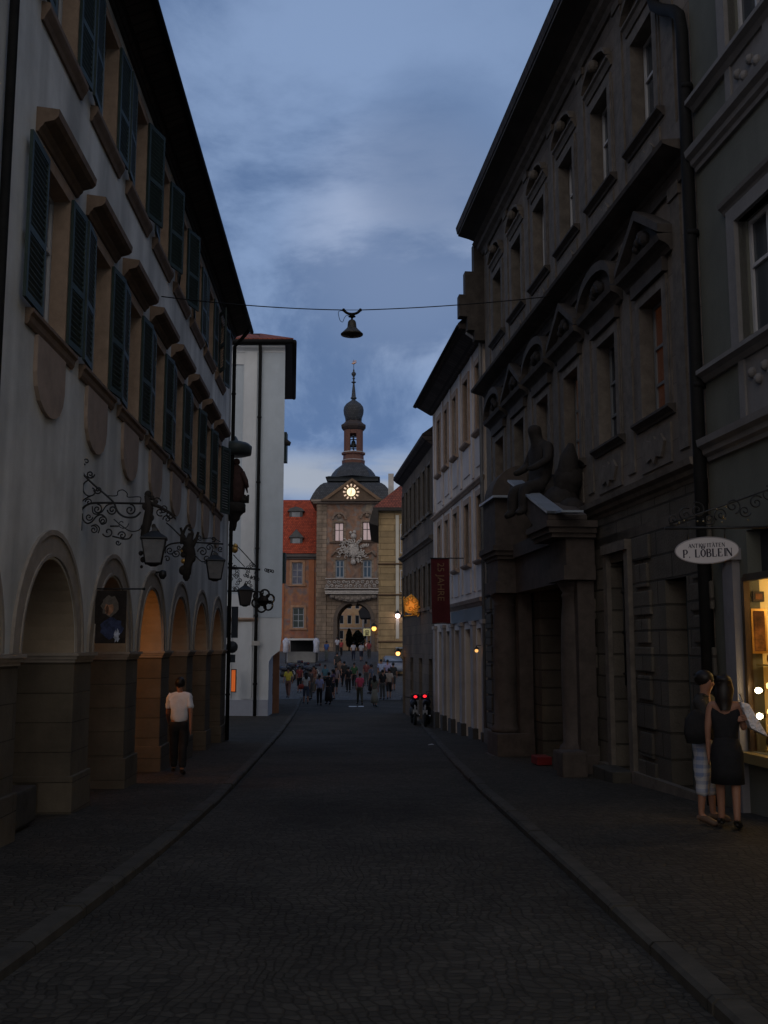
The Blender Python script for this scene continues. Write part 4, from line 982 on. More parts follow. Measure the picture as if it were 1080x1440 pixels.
q = MB(P, O); q.box(14.52, 15.28, -.32, -.26, -1, 2.63); q.box(14.6, 14.85, -.27, -.24, -.3, .8); q.box(14.95, 15.2, -.27, -.24, -.3, .8); q.box(14.6, 14.85, -.27, -.24, 1.0, 2.4); q.box(14.95, 15.2, -.27, -.24, 1.0, 2.4)
q.build('door', mat('door_teal', (.055, .075, .08), rough=.6, var=.2), pal)
for a_, b_, z_ in ((T0, 16.7, -.32), (17.95, 18.4, -.35), (24.2, T1+.02, -.55)): q = MB(P, O); q.box(a_, b_, .045, .16, -1.5, z_); q.build('plinth', palace_trim, pal)
q = MB(P, O); q.box(16.8, 17.85, .05, .45, -.9, gz(17.3)+.28); q.build('doorstep', granite, pal, bevel=.02)
# downpipe between palace and the shop house
pp = empty('downpipe', P(13.72, .1, gz(13.7)), 'thick black cast iron downpipe with a swan neck at the near corner of the palace', 'pipe')
q = MB(P, pp.location); q.tube([(14.75, .78, 13.45), (14.75, .6, 13.0), (14.75, .25, 12.5), (14.75, .14, 12.1), (14.75, .13, 11.75), (14.68, .13, 11.55), (14.4, .13, 11.3), (13.98, .13, 11.0), (13.78, .13, 10.8), (13.72, .12, 10.5), (13.72, .12, 5), (13.72, .12, gz(13.7))], .088, 10, raw=False)
q.build('pipe', pipe_dark, pp)
for z in (9.6, 7.4, 5.2, 3.0, 1.0): q = MB(P, pp.location); q.tube([(13.72, .1, z), (13.72, .1, z+.07)], .105, 10, raw=False); q.build('pipe_collar', pipe_dark, pp)

# portal
po = empty('stone_portal', P(21.2, .4, gz(21)), 'projecting dark stone portal with broken pediment in front of the palace', 'portal')
OO = po.location
for (a, b, tag_) in ((18.5, 19.5, 'near'), (23.05, 24.05, 'far')):
    nr = tag_ == 'near'; de = .72 if nr else 1.02
    q = MB(P, OO); q.box(a-.08, b+.08, .11, de, -1.6, -.75+.0).box(a-.04, b+.04, .11, de-.05, -.75, -.25); q.build('pedestal', portal_dark, po, bevel=.02)
    q = MB(P, OO); q.box(a+.05, b-.05, .11, .42, -.25, 2.85); q.build('pilaster', portal_dark, po)
    cc = P((a+b)/2, .34 if nr else .64, 0)
    q = MB(org=OO); q.lathe(cc, [(.33, -.25), (.35, -.2), (.33, -.14), (.27, -.08), (.275, .6), (.285, 1.2), (.26, 2.2), (.23, 2.55), (.25, 2.58), (.25, 2.62), (.22, 2.65), (.30, 2.78), (.33, 2.82), (.33, 2.86)], 20)
    q.build('column', portal_dark, po)
q = MB(P, OO)
for a, b, dd in ((18.42, 19.58, .70), (22.97, 24.13, .96)):
    q.box(a, b, .11, dd, 2.86, 3.12).box(a+.04, b-.04, .11, dd-.06, 3.12, 3.62)
q.box(19.58, 22.97, .11, .5, 2.86, 3.62); q.build('entablature', portal_dark, po)
q = MB(P, OO)
for (t0_, t1_, dd) in ((18.35, 19.65, .96), (22.9, 24.2, .96)):
    for k, (e, z0, z1) in enumerate(((0, 3.62, 3.7), (.06, 3.7, 3.8), (.12, 3.8, 3.92))): q.box(t0_-e, t1_+e, .11, dd+e-.03, z0, z1)
q.box(19.78, 22.77, .11, .6, 3.62, 3.92); q.build('portal_cornice', portal_dark, po)
q = MB(P, OO)                                   # near raking half of the broken pediment
q.prism([(18.25, 3.93), (19.3, 3.93), (21.2, 4.85), (21.2, 5.06), (18.25, 4.02)], .3, 1.02); q.build('raking_pediment', portal_dark, po)
q = MB(P, OO); q.prism([(18.2, 4.03), (21.24, 5.10), (21.24, 5.14), (18.15, 4.07)], .74, 1.06); q.prism([(17.8, 4.0), (18.2, 4.03), (18.15, 4.07), (17.8, 4.04)], .5, .9); q.build('pediment_flashing', copper_blue, po)
q = MB(P, OO); q.box(23.0, 24.3, .11, .95, 3.93, 5.0); q.prof([(.95, 5.06)]+[(.2+.75*cos(pi*k/16), 5.06+.78*sin(pi*k/16)) for k in range(1, 9)]+[(.11, 5.84), (.11, 5.06)], 23.3, 24.2); q.build('attic_block', portal_dark, po)
q = MB(P, OO); q.box(22.8, 24.42, .11, 1.03, 5.0, 5.05); q.build('attic_cap', copper_blue, po)
# niche door with warm light inside
q = MB(P, OO); q.box(20.55, 22.65, -1.3, -1.22, -1.4, 3.05); q.build('passage_wall', mat('passage_plaster', (.34, .27, .15), var=.3, scale=2), po)
q = MB(P, OO); q.box(21.55, 21.66, -.5, -.4, -1.2, 2.95); q.box(20.6, 22.6, -.5, -.4, 1.75, 1.9); q.box(20.62, 20.9, -.5, -.42, -1.2, 1.75); q.box(22.35, 22.6, -.5, -.42, -1.2, 1.75); q.build('gate_frame', wood_dark, po)
q = MB(P, OO); q.box(21.2, 21.5, -.56, -.52, .7, 1.1); q.build('notice', mat('notice_dark', (.05, .03, .03)), po)
l = lamp('passage_light', P(22.2, -.75, .4), 2.6, (1, .66, .2), .1)
# statue group on the portal
sg = empty('seated_statue', P(20.2, .5, 4.35), 'dark weathered stone statue of a seated figure on top of the portal', 'statue')
h = 1.75; Js = joints(h, 0, ((20, 60), (30, 40)), .05); SO = sg.location
V = [(*Vector((0, 0, .55)), .22, .20)]; E = []
k = chain(V, E, 0, [((0, .05, .9), .21, .17), ((0, .1, 1.2), .24, .16)]); n_ = chain(V, E, k, [((0, .14, 1.42), .09, .09), ((0, .2, 1.6), .13, .14), ((0, .18, 1.72), .10, .1)])
for s_ in (-1, 1):
    chain(V, E, k, [((s_*.24, .08, 1.28), .10, .1), ((s_*.36, .15, 1.0), .08, .08), ((s_*.28, .38, .85), .06, .06), ((s_*.22, .46, .84), .05, .04)])
    chain(V, E, 0, [((s_*.16, .2, .55), .15, .15), ((s_*.2, .5, .5), .12, .12), ((s_*.2, .52, .1), .09, .09), ((s_*.2, .66, .02), .07, .05)])
fig = link('figure', skin_mesh('seated_figure', V, E, 2), statue_dark, sg); fig.rotation_euler = (0, 0, 1.9); fig.location = (-.02, 0, -.15); fig.scale = (1.25, 1.2, 1.1)
q = MB(org=SO); 
for a, b, c3, rr in ((20.6, .35, 4.75, .42), (20.1, .3, 4.6, .45), (19.6, .4, 4.4, .38), (19.2, .3, 4.2, .28), (19.5, .25, 4.9, .3)): q.ball(P(a, b, c3), rr, 9)
q.build('drapery_block', statue_dark, sg)
q = MB(org=SO); q.tube([P(19.8, .3, 4.3), P(19.5, .28, 4.8), P(19.35, .28, 5.3), P(19.3, .25, 5.55)], [.28, .26, .18, .05], 8); q.build('wing', statue_dark, sg)
# stone guard block beside the portal
q = MB(P, P(18.1, .7, gz(18)+.12)); q.box(17.9, 18.35, .5, .95, gz(18)+.05, gz(18)+.52); tag(q.build('guard_stone', portal_dark, bevel=.05), 'dark stone guard block on the pavement against the near side of the portal', 'stone block')
q = MB(P, P(20.6, .5, gz(20.6)+.13)); q.box(20.4, 20.9, .45, .75, gz(20.6)+.1, gz(20.6)+.26); tag(q.build('red_box', mat('red_box', (.14, .012, .012)), bevel=.02), 'small dark red box lying on the ground inside the portal', 'box')

# ------------------------------------------------------------------ right: near shop house
so = empty('shop_house', P(10, 0, gz(10)), 'grey green house with pale window surrounds and a lit shop window at the right edge', 'house'); O = so.location
T0, T1 = 1.0, 13.72
NC = [12.0, 9.3, 6.6, 3.9]
rects = [(c-.52, c+.52, 5.45, 7.1) for c in NC]+[(c-.52, c+.52, 9.4, 11.2) for c in NC]+[(10.4, 12.86, .38, 2.52), (10.55, 12.7, 2.56, 3.1)]+[(5, 8.4, -.3, 2.6)]
w = MB(P, O); wall_sheet(w, T0, T1, -1.2, 13.6, rects, (), .22)
w.quad([(T0, 0, -2), (T0, -12, -2), (T0, -12, 13.6), (T0, 0, 13.6)]); w.quad([(T0, -12, -2), (T1, -12, -2), (T1, -12, 13.6), (T0, -12, 13.6)]); w.quad([(T1, 0, -2), (T1, -12, -2), (T1, -12, 13.6), (T1, 0, 13.6)])
w.build('wall', grey_green, so)
for c in NC:
    for z0, z1 in ((5.45, 7.1), (9.4, 11.2)):
        window(P, O, so, c-.52, c+.52, z0, z1, -.14, gm=glow_sky)
        s = MB(P, O); s.box(c-.74, c-.52, -.1, .06, z0, z1+.2).box(c+.52, c+.74, -.1, .06, z0, z1+.2).box(c-.52, c+.52, -.1, .06, z1, z1+.2); s.build('window_surround', grey_trim, so)
        s = MB(P, O); cornice(s, c-.85, c+.85, z1+.2, [(.03, 0), (.06, .05), (.11, .09), (.13, .14), (.02, .17)]); s.build('window_hood', grey_trim, so)
        s = MB(P, O); s.box(c-.6, c-.45, -.01, .05, z0-.95, z0-.16).box(c+.45, c+.6, -.01, .05, z0-.95, z0-.16).box(c-.45, c+.45, -.01, .02, z0-.95, z0-.16)
        for k in range(4): s.ball(P(c+(k-1.5)*.17, .03, z0-.55+(k % 2)*.12), .07, 7)
        s.build('apron', grey_trim, so)
for z in (5.25, 9.2): s = MB(P, O); cornice(s, T0, T1-.1, z, [(.05, 0), (.1, .06), (.17, .1), (.17, .16), (.02, .18)]); s.build('sill_course', grey_trim, so)
for z in (4.15, 8.3): s = MB(P, O); cornice(s, T0, T1-.1, z, corn(.8, .9)); s.build('cornice', grey_trim, so)
s = MB(P, O); s.prof([(-.02, 13.4), (.5, 13.5), (.55, 13.7), (-6, 20), (-12.5, 13.6)], T0, T1-.05); s.build('roof', tile_dark, so)
s = MB(P, O); s.box(12.92, 13.12, -.01, .10, -.7, 2.75).box(13.14, 13.3, -.01, .06, -.7, 2.72).box(12.86, 13.34, -.01, .14, 2.75, 2.9); s.build('shopfront_pilaster', mat('painted_trim', (.20, .19, .20), var=.12, scale=4), so)
s = MB(P, O); s.box(10.3, 12.9, -.01, .14, .25, .37); s.build('shop_sill', mat('brass_sill', (.32, .24, .10), rough=.35, metal=.5, var=.2), so)
s = MB(P, O); s.tube([(12.84, .0, .4), (12.84, .0, 2.5)], .03, 8, raw=False); s.box(12.80, 12.85, -.06, .02, .38, 2.52); s.box(10.4, 12.80, -.06, .02, 2.47, 2.56); s.build('shop_frame', mat('bronze_frame', (.07, .05, .035), rough=.3, metal=.6), so)
s = MB(P, O); s.box(10.56, 12.69, -.2, -.18, 2.57, 3.09); s.build('transom_pane', glass_dark, so)
# niche: back and sides of the display, its lights
sw = mat('display_wall', (.80, .68, .40), var=.12, scale=3)
s = MB(P, O); s.quad([(10.4, -1.3, .38), (12.86, -1.3, .38), (12.86, -1.3, 2.52), (10.4, -1.3, 2.52)])
s.quad([(12.86, -.22, .38), (12.86, -1.3, .38), (12.86, -1.3, 2.52), (12.86, -.22, 2.52)]); s.quad([(10.4, -.22, .38), (10.4, -1.3, .38), (10.4, -1.3, 2.52), (10.4, -.22, 2.52)])
s.quad([(10.4, -.22, .38), (12.86, -.22, .38), (12.86, -1.3, .38), (10.4, -1.3, .38)]); s.quad([(10.4, -.22, 2.52), (12.86, -.22, 2.52), (12.86, -1.3, 2.52), (10.4, -1.3, 2.52)])
s.build('display_niche', sw, so)
# things shown in the window, seen on its far side wall
for kx, (t_, d_, zc, w_, h_, cc, lab) in enumerate([
   (12.84, -.17, 2.28, .15, .13, (.12, .07, .03), 'small dark framed picture high in the lit shop window'),
   (12.84, -.16, 1.85, .20, .56, (.07, .03, .02), 'dark oil painting hanging in the lit shop window')]):
    pc = empty('framed_picture', P(t_-.02, d_, zc), lab, 'picture')
    f = MB(P, pc.location); f.box(t_-.05, t_-.012, d_-w_/2, d_+w_/2, zc-h_/2, zc+h_/2); f.build('frame', gilt if kx else wood_dark, pc, bevel=.006)
    f = MB(P, pc.location); f.box(t_-.06, t_-.051, d_-w_/2+.03, d_+w_/2-.03, zc-h_/2+.03, zc+h_/2-.03); f.build('canvas', mat('canvas%d' % kx, cc, var=.8, scale=9, cols=[(.03, .015, .01), (.10, .04, .02), (.3, .14, .05)]), pc)
sh = MB(P, P(12.6, -.2, 1.43)); sh.box(12.3, 12.83, -.4, -.12, 1.42, 1.44); tag(sh.build('glass_shelf', mat('shelf', (.3, .26, .15), rough=.2), bevel=.003), 'thin shelf across the lit shop window below the oil painting', 'shelf')
for i, (t_, d_, zb, hh, rr, lab) in enumerate([(12.62, -.2, 1.445, .17, .045, 'small rounded brass vase on the shelf of the shop window'), (12.66, -.2, .385, .34, .08, 'dark bellied jug on the floor of the shop window'), (12.42, -.22, .385, .16, .10, 'low wide bowl on the floor of the shop window beside the jug')]):
    c_ = P(t_, d_, zb); q = MB(org=c_); q.lathe(c_, [(rr*.6, 0), (rr, hh*.3), (rr*.9, hh*.55), (rr*.4, hh*.8), (rr*.6, hh)], 14); tag(q.build('vase', gilt if i == 0 else mat('glaze%d' % i, (.10, .06, .04), rough=.2)), lab, 'vase')
for i, (px, py, lab) in enumerate([(1066, 971, 'upper glowing spotlight in the shop window'), (1068, 1007, 'lower glowing spotlight in the shop window')]):
    c_ = at(px, py, 12.62); e_ = empty('spotlight', c_, lab, 'light')
    q = MB(); q.ball((0, 0, 0), .036, 12); q.build('bulb', emis('spot_bulb', (1, .85, .55), 22), e_)
    q = MB(); q.lathe((.04, 0, 0), [(.02, -.03), (.04, -.02), (.04, .03), (.015, .04)], 10); q.build('housing', iron, e_)
    l = lamp('spot_light', (-.07, -.1, .06), 1.6, (1, .66, .26), .04); l.parent = e_
l = lamp('display_light', P(12.2, -.75, 2.2), 17, (1, .68, .29), .1)
gm_ = bpy.data.materials.new('clear_glass'); gm_.use_nodes = True; gn = gm_.node_tree; gn.nodes.remove(gn.nodes['Principled BSDF'])
g1 = gn.nodes.new('ShaderNodeBsdfTransparent'); g2 = gn.nodes.new('ShaderNodeBsdfGlossy'); g2.inputs['Roughness'].default_value = .03; g3 = gn.nodes.new('ShaderNodeMixShader'); g4 = gn.nodes.new('ShaderNodeFresnel')
gn.links.new(g4.outputs[0], g3.inputs[0]); gn.links.new(g1.outputs[0], g3.inputs[1]); gn.links.new(g2.outputs[0], g3.inputs[2]); gn.links.new(g3.outputs[0], gn.nodes['Material Output'].inputs[0])
q = MB(P, O); q.quad([(10.4, -.03, .38), (12.80, -.03, .38), (12.80, -.03, 2.47), (10.4, -.03, 2.47)]); q.build('shop_pane', gm_, so)
# shop sign on an iron bracket
YS_ = 11.0
zs_ = at(993, 774, YS_).z
sb = empty('shop_sign', at(993, 750, YS_), 'oval white shop sign with dark lettering hanging from a scrolled bracket by the pipe', 'sign')
q = MB(org=sb.location); c_ = at(994, 774, YS_)
K = 40; rx, rz_ = .345, .142
ring = [(c_.x+rx*cos(2*pi*i/K), c_.z+rz_*sin(2*pi*i/K)+.013*cos(2*pi*i/K)) for i in range(K)]
q.P = lambda a, d, z: Vector((a, YS_+d, z)); q.prism(ring, -.012, .012)
q.build('sign_board', mat('enamel', (.52, .49, .50), rough=.4, var=.05), sb)
q = MB(org=sb.location); q.tube([Vector((c_.x+rx*cos(2*pi*i/K), YS_-.006, c_.z+rz_*sin(2*pi*i/K)+.013*cos(2*pi*i/K))) for i in range(K+1)], .008, 5); q.build('sign_rim', mat('enamel_rim', (.25, .23, .24), rough=.4), sb)
def text(s, loc, size, m, parent, rx_=pi/2, rz=0, ry=0, name='lettering', ext=.002, bold=0):
    cu = bpy.data.curves.new('t', 'FONT'); cu.body = s; cu.size = size; cu.align_x = 'CENTER'; cu.align_y = 'CENTER'; cu.extrude = ext; cu.offset = bold
    o = bpy.data.objects.new('t', cu); COL.objects.link(o); dg = bpy.context.evaluated_depsgraph_get(); dg.update()
    me = bpy.data.meshes.new_from_object(o.evaluated_get(dg)); me.name = name; bpy.data.objects.remove(o)
    me.materials.clear(); me.materials.append(m); ob = bpy.data.objects.new(name, me); COL.objects.link(ob)
    ob.rotation_euler = (rx_, ry, rz); ob.location = Vector(loc)-parent.location; ob.parent = parent
    return ob
ink = mat('ink_dark', (.03, .025, .04), rough=.6)
def serif(txt, cx, cz, size, adv, parent, ry):
    """serif capitals from strokes, so that thick and thin strokes show"""
    G = {'A': [(0, 0, .5, 1, .6), (.5, 1, 1, 0, 1.5), (.25, .35, .75, .35, .5), (-.1, 0, .15, 0, .4), (.8, 0, 1.15, 0, .4)], 'N': [(0, 0, 0, 1, .6), (0, 1, 1, 0, 1.5), (1, 0, 1, 1, .6), (-.1, 0, .15, 0, .4), (.85, 1, 1.12, 1, .4)],
         'T': [(.5, 0, .5, 1, 1.5), (0, 1, 1, 1, .6), (0, 1, 0, .8, .5), (1, 1, 1, .8, .5), (.3, 0, .7, 0, .4)], 'I': [(.5, 0, .5, 1, 1.5), (.25, 0, .75, 0, .4), (.25, 1, .75, 1, .4)],
         'E': [(.15, 0, .15, 1, 1.5), (.15, 0, .9, 0, .6), (.15, 1, .85, 1, .6), (.15, .52, .65, .52, .6), (.9, 0, .9, .22, .5), (.85, 1, .85, .8, .5), (.65, .42, .65, .62, .4)],
         'L': [(.15, 0, .15, 1, 1.5), (.15, 0, .9, 0, .6), (.9, 0, .9, .25, .5), (0, 1, .35, 1, .4)], 'P': [(.15, 0, .15, 1, 1.5), (.15, 1, .6, 1, .6), (.6, 1, .85, .85, 1), (.85, .85, .85, .6, 1.4), (.85, .6, .6, .45, 1), (.6, .45, .15, .45, .6), (0, 0, .35, 0, .4)],
         'B': [(.15, 0, .15, 1, 1.5), (.15, 1, .6, 1, .6), (.6, 1, .8, .88, 1), (.8, .88, .8, .65, 1.3), (.8, .65, .6, .53, 1), (.15, .53, .6, .53, .6), (.6, .53, .88, .4, 1), (.88, .4, .88, .13, 1.4), (.88, .13, .65, 0, 1), (.65, 0, .15, 0, .6)],
         'O': [(.5, 0, .15, .2, .8), (.15, .2, .05, .5, 1.4), (.05, .5, .15, .8, 1.4), (.15, .8, .5, 1, .8), (.5, 1, .85, .8, .8), (.85, .8, .95, .5, 1.4), (.95, .5, .85, .2, 1.4), (.85, .2, .5, 0, .8)],
         'U': [(.12, 1, .12, .25, 1.4), (.12, .25, .45, 0, .9), (.45, 0, .85, .2, .7), (.85, .2, .85, 1, .6), (0, 1, .3, 1, .4), (.7, 1, 1, 1, .4)],
         '.': [(.2, .02, .32, .02, 1.4)]}
    G['Q'] = G['O']+[(.55, .15, .95, -.15, 1)]; G['Ö'] = G['O']+[(.2, 1.24, .3, 1.24, 2.6), (.7, 1.24, .8, 1.24, 2.6)]; G['Ä'] = G['A']+[(.22, 1.2, .32, 1.2, 1.2), (.68, 1.2, .78, 1.2, 1.2)]
    q = MB(org=parent.location); n = len(txt); wtot = sum((adv*(.55 if c in '.I ' else 1)) for c in txt); x = cx-wtot/2; cw = size*.62
    for c in txt:
        a = adv*(.55 if c in '.I ' else 1)
        for (x0, y0, x1, y1, tk) in G.get(c, []):
            tkk = size*.068*tk; wq = cw*(.6 if c in 'I.' else 1)
            A = Vector((x+x0*wq, 0, cz+(y0-.5)*size)); B = Vector((x+x1*wq, 0, cz+(y1-.5)*size))
            dd = (B-A).normalized(); nn = Vector((dd.z, 0, -dd.x))*tkk; A -= dd*tkk*.3; B += dd*tkk*.3
            pts = [A+nn, B+nn, B-nn, A-nn]; off = Vector((0, YS_-.0145, 0)); tilt = lambda v: v+off+Vector((0, 0, (v.x-cx)*ry))
            q.add([tilt(v) for v in pts]+[tilt(v)+Vector((0, .003, 0)) for v in pts], [(0, 1, 2, 3), (7, 6, 5, 4), (0, 4, 5, 1), (1, 5, 6, 2), (2, 6, 7, 3), (3, 7, 4, 0)], raw=True)
        x += a
    return q.build('lettering', ink, parent)
serif('ANTIQUITÄTEN', c_.x, c_.z+.055, .042, .036, sb, .045)
serif('P. LÖBLEIN', c_.x+.005, c_.z-.028, .083, .062, sb, .045)
q = MB(org=sb.location)
top = at(993, 743, YS_)
wallx = P(YS_, 0, 0).x
q.tube([Vector((wallx, YS_, top.z+.02)), Vector((top.x-.45, YS_, top.z+.0))], .016, 6); q.tube([top+Vector((-.2, 0, 0)), Vector((c_.x-.2, YS_, c_.z+.11))], .008, 5); q.tube([top+Vector((.2, 0, 0)), Vector((c_.x+.2, YS_, c_.z+.125))], .008, 5)
random.seed(5)
for k in range(15):
    xx = top.x-.35+k*.13; zz = top.z+.10+.05*(k % 3)+min(.35, max(0, (k-4)*.045))
    q.tube([Vector((a, YS_, b)) for a, b in spiral((xx, zz), .07+.01*(k % 3)+.03*(k > 8), k, 1.5, 1 if k % 2 else -1)], .009, 5)
q.tube([Vector((top.x-.4, YS_, top.z+.05)), Vector((top.x+.2, YS_, top.z+.25)), Vector((top.x+.9, YS_, top.z+.5)), Vector((wallx, YS_, top.z+.9))], .010, 5)
q.build('scrolled_arm', iron, sb)
q = MB(org=sb.location)
for px, py in [(955, 735), (962, 732), (981, 733), (989, 733), (1008, 716), (1021, 712), (1020, 729), (1015, 734), (1052, 731), (1017, 726)]: q.ball(at(px, py, YS_-.02), .011, 6)
q.build('gilt_leaves', mat('gold_leaf', (.75, .6, .35), rough=.25, metal=.9), sb)

# ------------------------------------------------------------------ right: cream house
CF = Frame(28.3, 2.91, -.098, 'R'); P = CF.P; ch = empty('cream_house', P(33, 0, gz(33)), 'three storey cream house with tall narrow windows, right of the street beyond the palace', 'house'); O = ch.location
T0, T1 = 28.72, 38.6
CC = [(29.35, .72), (31.4, .8), (33.5, .7), (35.35, .72), (37.0, .7)]
rects = []
for c, w_ in CC: rects += [(c-w_/2, c+w_/2, 7.98, 10.0), (c-w_/2, c+w_/2, 4.18, 6.05)]
GC = [29.5, 31.45, 33.4, 35.2, 36.9]
rects += [(c-.6, c+.6, -2.2, 2.2) for c in GC]
w = MB(P, O); wall_sheet(w, T0, T1, -2.2, 10.8, rects, (), .28)
w.quad([(T0, 0, -2), (T0, -10, -2), (T0, -10, 10.8), (T0, 0, 10.8)]); w.quad([(T1, 0, -2), (T1, -10, -2), (T1, -10, 10.8), (T1, 0, 10.8)]); w.quad([(T0, -10, -2), (T1, -10, -2), (T1, -10, 10.8), (T0, -10, 10.8)])
w.build('wall', cream, ch)
for c, w_ in CC:
    for z0, z1 in ((7.98, 10.0), (4.18, 6.05)):
        window(P, O, ch, c-w_/2, c+w_/2, z0, z1, -.18, fm=wood_grey, gm=random.choice(CURT), trans=(.66,), fw=.05)
        s = MB(P, O); a, b = c-w_/2, c+w_/2
        s.box(a-.16, a, -.12, .05, z0, z1+.18).box(b, b+.16, -.12, .05, z0, z1+.18).box(a, b, -.12, .05, z1, z1+.18); s.build('window_surround', cream_trim, ch)
        s = MB(P, O); cornice(s, a-.22, b+.22, z0-.13, [(.05, 0), (.14, .05), (.16, .1), (.02, .12)]); s.build('sill', cream_trim, ch)
        s = MB(P, O); s.box(a-.1, b+.1, -.01, .035, z0-1.05 if z0 > 5 else z0-.9, z0-.2); s.build('apron', cream_pil, ch)
for c in [28.9]+[(a[0]+b[0])/2 for a, b in zip(CC, CC[1:])]+[38.25]:
    s = MB(P, O); s.box(c-.13, c+.13, -.01, .05, 6.7, 10.5).box(c-.13, c+.13, -.01, .05, 3.3, 6.35); s.build('pilaster', cream_pil, ch)
for c in GC[:0]+[28.8]+[(a+b)/2 for a, b in zip(GC, GC[1:])]+[38.1]:
    s = MB(P, O); s.box(c-.2, c+.2, -.01, .10, -.72, 2.3).box(c-.25, c+.25, -.01, .14, 2.3, 2.42); s.build('pilaster', mat('shopfront_stone', (.34, .29, .26), var=.2, streak=.2), ch, bevel=.01)
s = MB(P, O)
for c in GC: s.box(c-.58, c+.58, -.3, -.24, -1.9, 2.2)
s.build('shop_glass', glass_dark, ch)
for c in GC:
    s = MB(P, O); s.box(c-.6, c-.52, -.24, -.16, -1.3, 2.18).box(c+.52, c+.6, -.24, -.16, -1.3, 2.18).box(c-.52, c+.52, -.24, -.16, 1.55, 1.63); s.build('shop_frame', wood_dark, ch)
for a, b in zip([T0]+[c+.6 for c in GC], [c-.6 for c in GC]+[T1]): s = MB(P, O); s.box(a, b, -.01, .16, -2, -.7); s.build('plinth', mat('plinth_dark', (.07, .062, .055), var=.2), ch)
s = MB(P, O); cornice(s, T0, T1, 6.4, [(.04, 0), (.08, .05), (.12, .09), (.12, .14), (.02, .16)]); s.build('string_course', cream_trim, ch)
s = MB(P, O); cornice(s, T0, T1, 2.85, [(.05, 0), (.1, .06), (.16, .1), (.2, .2), (.02, .24)]); s.build('string_course', cream_trim, ch)
s = MB(P, O); s.box(28.85, 34.3, .02, .07, 2.42, 2.8); s.build('shop_fascia', mat('fascia_bluegrey', (.20, .215, .22), var=.08), ch)
s = MB(P, O); s.prof([(-.02, 10.55), (.1, 10.55), (.62, 10.85), (.70, 10.82), (.72, 11.0), (-5, 16.5), (-10.4, 10.8)], T0-.05, T1+.05); s.build('roof', tile_dark, ch)
s = MB(P, O); s.tube([(T0, .72, 10.9), (T1+.05, .72, 10.9)], .06, 8, raw=False); s.build('gutter', pipe_dark, ch)
s = MB(P, O); s.tube([(28.62, .5, 10.7), (28.62, .1, 10.4), (28.62, .08, gz(28.6))], .05, 8, raw=False); s.build('downpipe', mat('pipe_light', (.2, .2, .21), rough=.5), ch)
# warm pinkish light on the last pilaster comes from a small lamp there
def bulb_thing(loc, lab, col, s, e, r=.05, rr=.05, cat='lamp', name='wall_lantern'):
    b = empty(name, loc, lab, cat)
    q = MB(); q.ball((0, 0, 0), r, 10); q.build('bulb', emis('bulb_%s' % name+str(len(MATS)), col, s), b)
    q = MB(); q.lathe((0, 0, r*.8), [(r*1.5, 0), (r*1.3, r*.5), (r*.5, r*1.3), (.01, r*1.8)], 8); q.tube([(0, 0, r*2), (.0, .0, r*3), (.25, 0, r*3)], .012, 5); q.build('lamp_cap', iron, b)
    if e: l = lamp('glow', (0, -.25, -.05), e, col, rr); l.parent = b
    return b
l = lamp('doorway_light', CF.P(36.1, -.1, -.5), .0, (1, .35, .2), .1); bpy.data.objects.remove(l)
bulb_thing(CF.P(29.05, .22, 1.55), 'small orange lamp at the near end of the cream house shopfront', (1, .5, .15), 1.2, .12, .05)
bulb_thing(CF.P(38.35, .35, -.1)+Vector((0, 0, .0)), 'low reddish lamp beside the last pilaster of the cream house', (1, .25, .10), .6, .5, .04)

# red banner
FB = Front(31.9); P = FB.P
x0, x1 = at(606, 785, 31.9).x, at(631.5, 785, 31.9).x; zt_, zb_ = at(606, 785, 31.9).z, at(606, 877, 31.9).z
bn_ = empty('vertical_banner', Vector((x1, 31.9, zt_)), 'dark red vertical banner with gold lettering projecting from the cream house', 'banner')
q = MB(org=bn_.location); NX, NZ = 4, 16; pts = []; fs = []
for j in range(NZ+1):
    for i in range(NX+1):
        u = i/NX; v = j/NZ; pts.append((x0+(x1-x0)*u+.03*v*v, 31.9+.02*sin(v*7+u*2), zt_+(zb_-zt_)*v+.02*sin(u*3)*v))
for j in range(NZ):
    for i in range(NX): a = j*(NX+1)+i; fs.append((a, a+1, a+NX+2, a+NX+1))
q.add(pts, fs, True, raw=True); q.build('cloth', mat('banner_red', (.085, .013, .016), var=.2, scale=3, bump=.4, bscale=4), bn_)
q = MB(org=bn_.location); q.tube([(x0-.03, 31.9, zt_), (CF.P(31.9, 0, 0).x, 31.9, zt_)], .018, 6); q.tube([(x0, 31.9, zb_), (x1+.05, 31.9, zb_)], .012, 6); q.build('rod', iron, bn_)
gold = mat('letter_gold', (.22, .12, .06), rough=.6, var=.1)
text('25 JAHRE', ((x0+x1)/2+.01, 31.86, (zt_+zb_)/2+.28), .30, gold, bn_, pi/2, 0, pi/2, ext=.003)

# ------------------------------------------------------------------ right: dark house and golden inn sign
DF = Frame(38.65, 1.9, -.098, 'R'); P = DF.P; dh = empty('dark_house', P(44, 0, gz(44)), 'dark brown three storey house between the cream house and the yellow house', 'house'); O = dh.location
T0, T1 = 38.65, 49.0
DC = [39.7+1.45*k for k in range(7)]
rects = [(c-.38, c+.38, 6.9, 8.8) for c in DC]+[(c-.38, c+.38, 3.2, 4.9) for c in DC]+[(c-.5, c+.5, -2, 1.2) for c in DC[::2]]
w = MB(P, O); wall_sheet(w, T0, T1, -2.2, 9.6, rects, (), .2)
w.quad([(T1, 0, -2), (T1, -9, -2), (T1, -9, 9.6), (T1, 0, 9.6)]); w.quad([(T0, 0, -2), (T0, -9, -2), (T0, -9, 9.6), (T0, 0, 9.6)]); w.quad([(T0, -9, -2), (T1, -9, -2), (T1, -9, 9.6), (T0, -9, 9.6)]); w.build('wall', dark_plaster, dh)
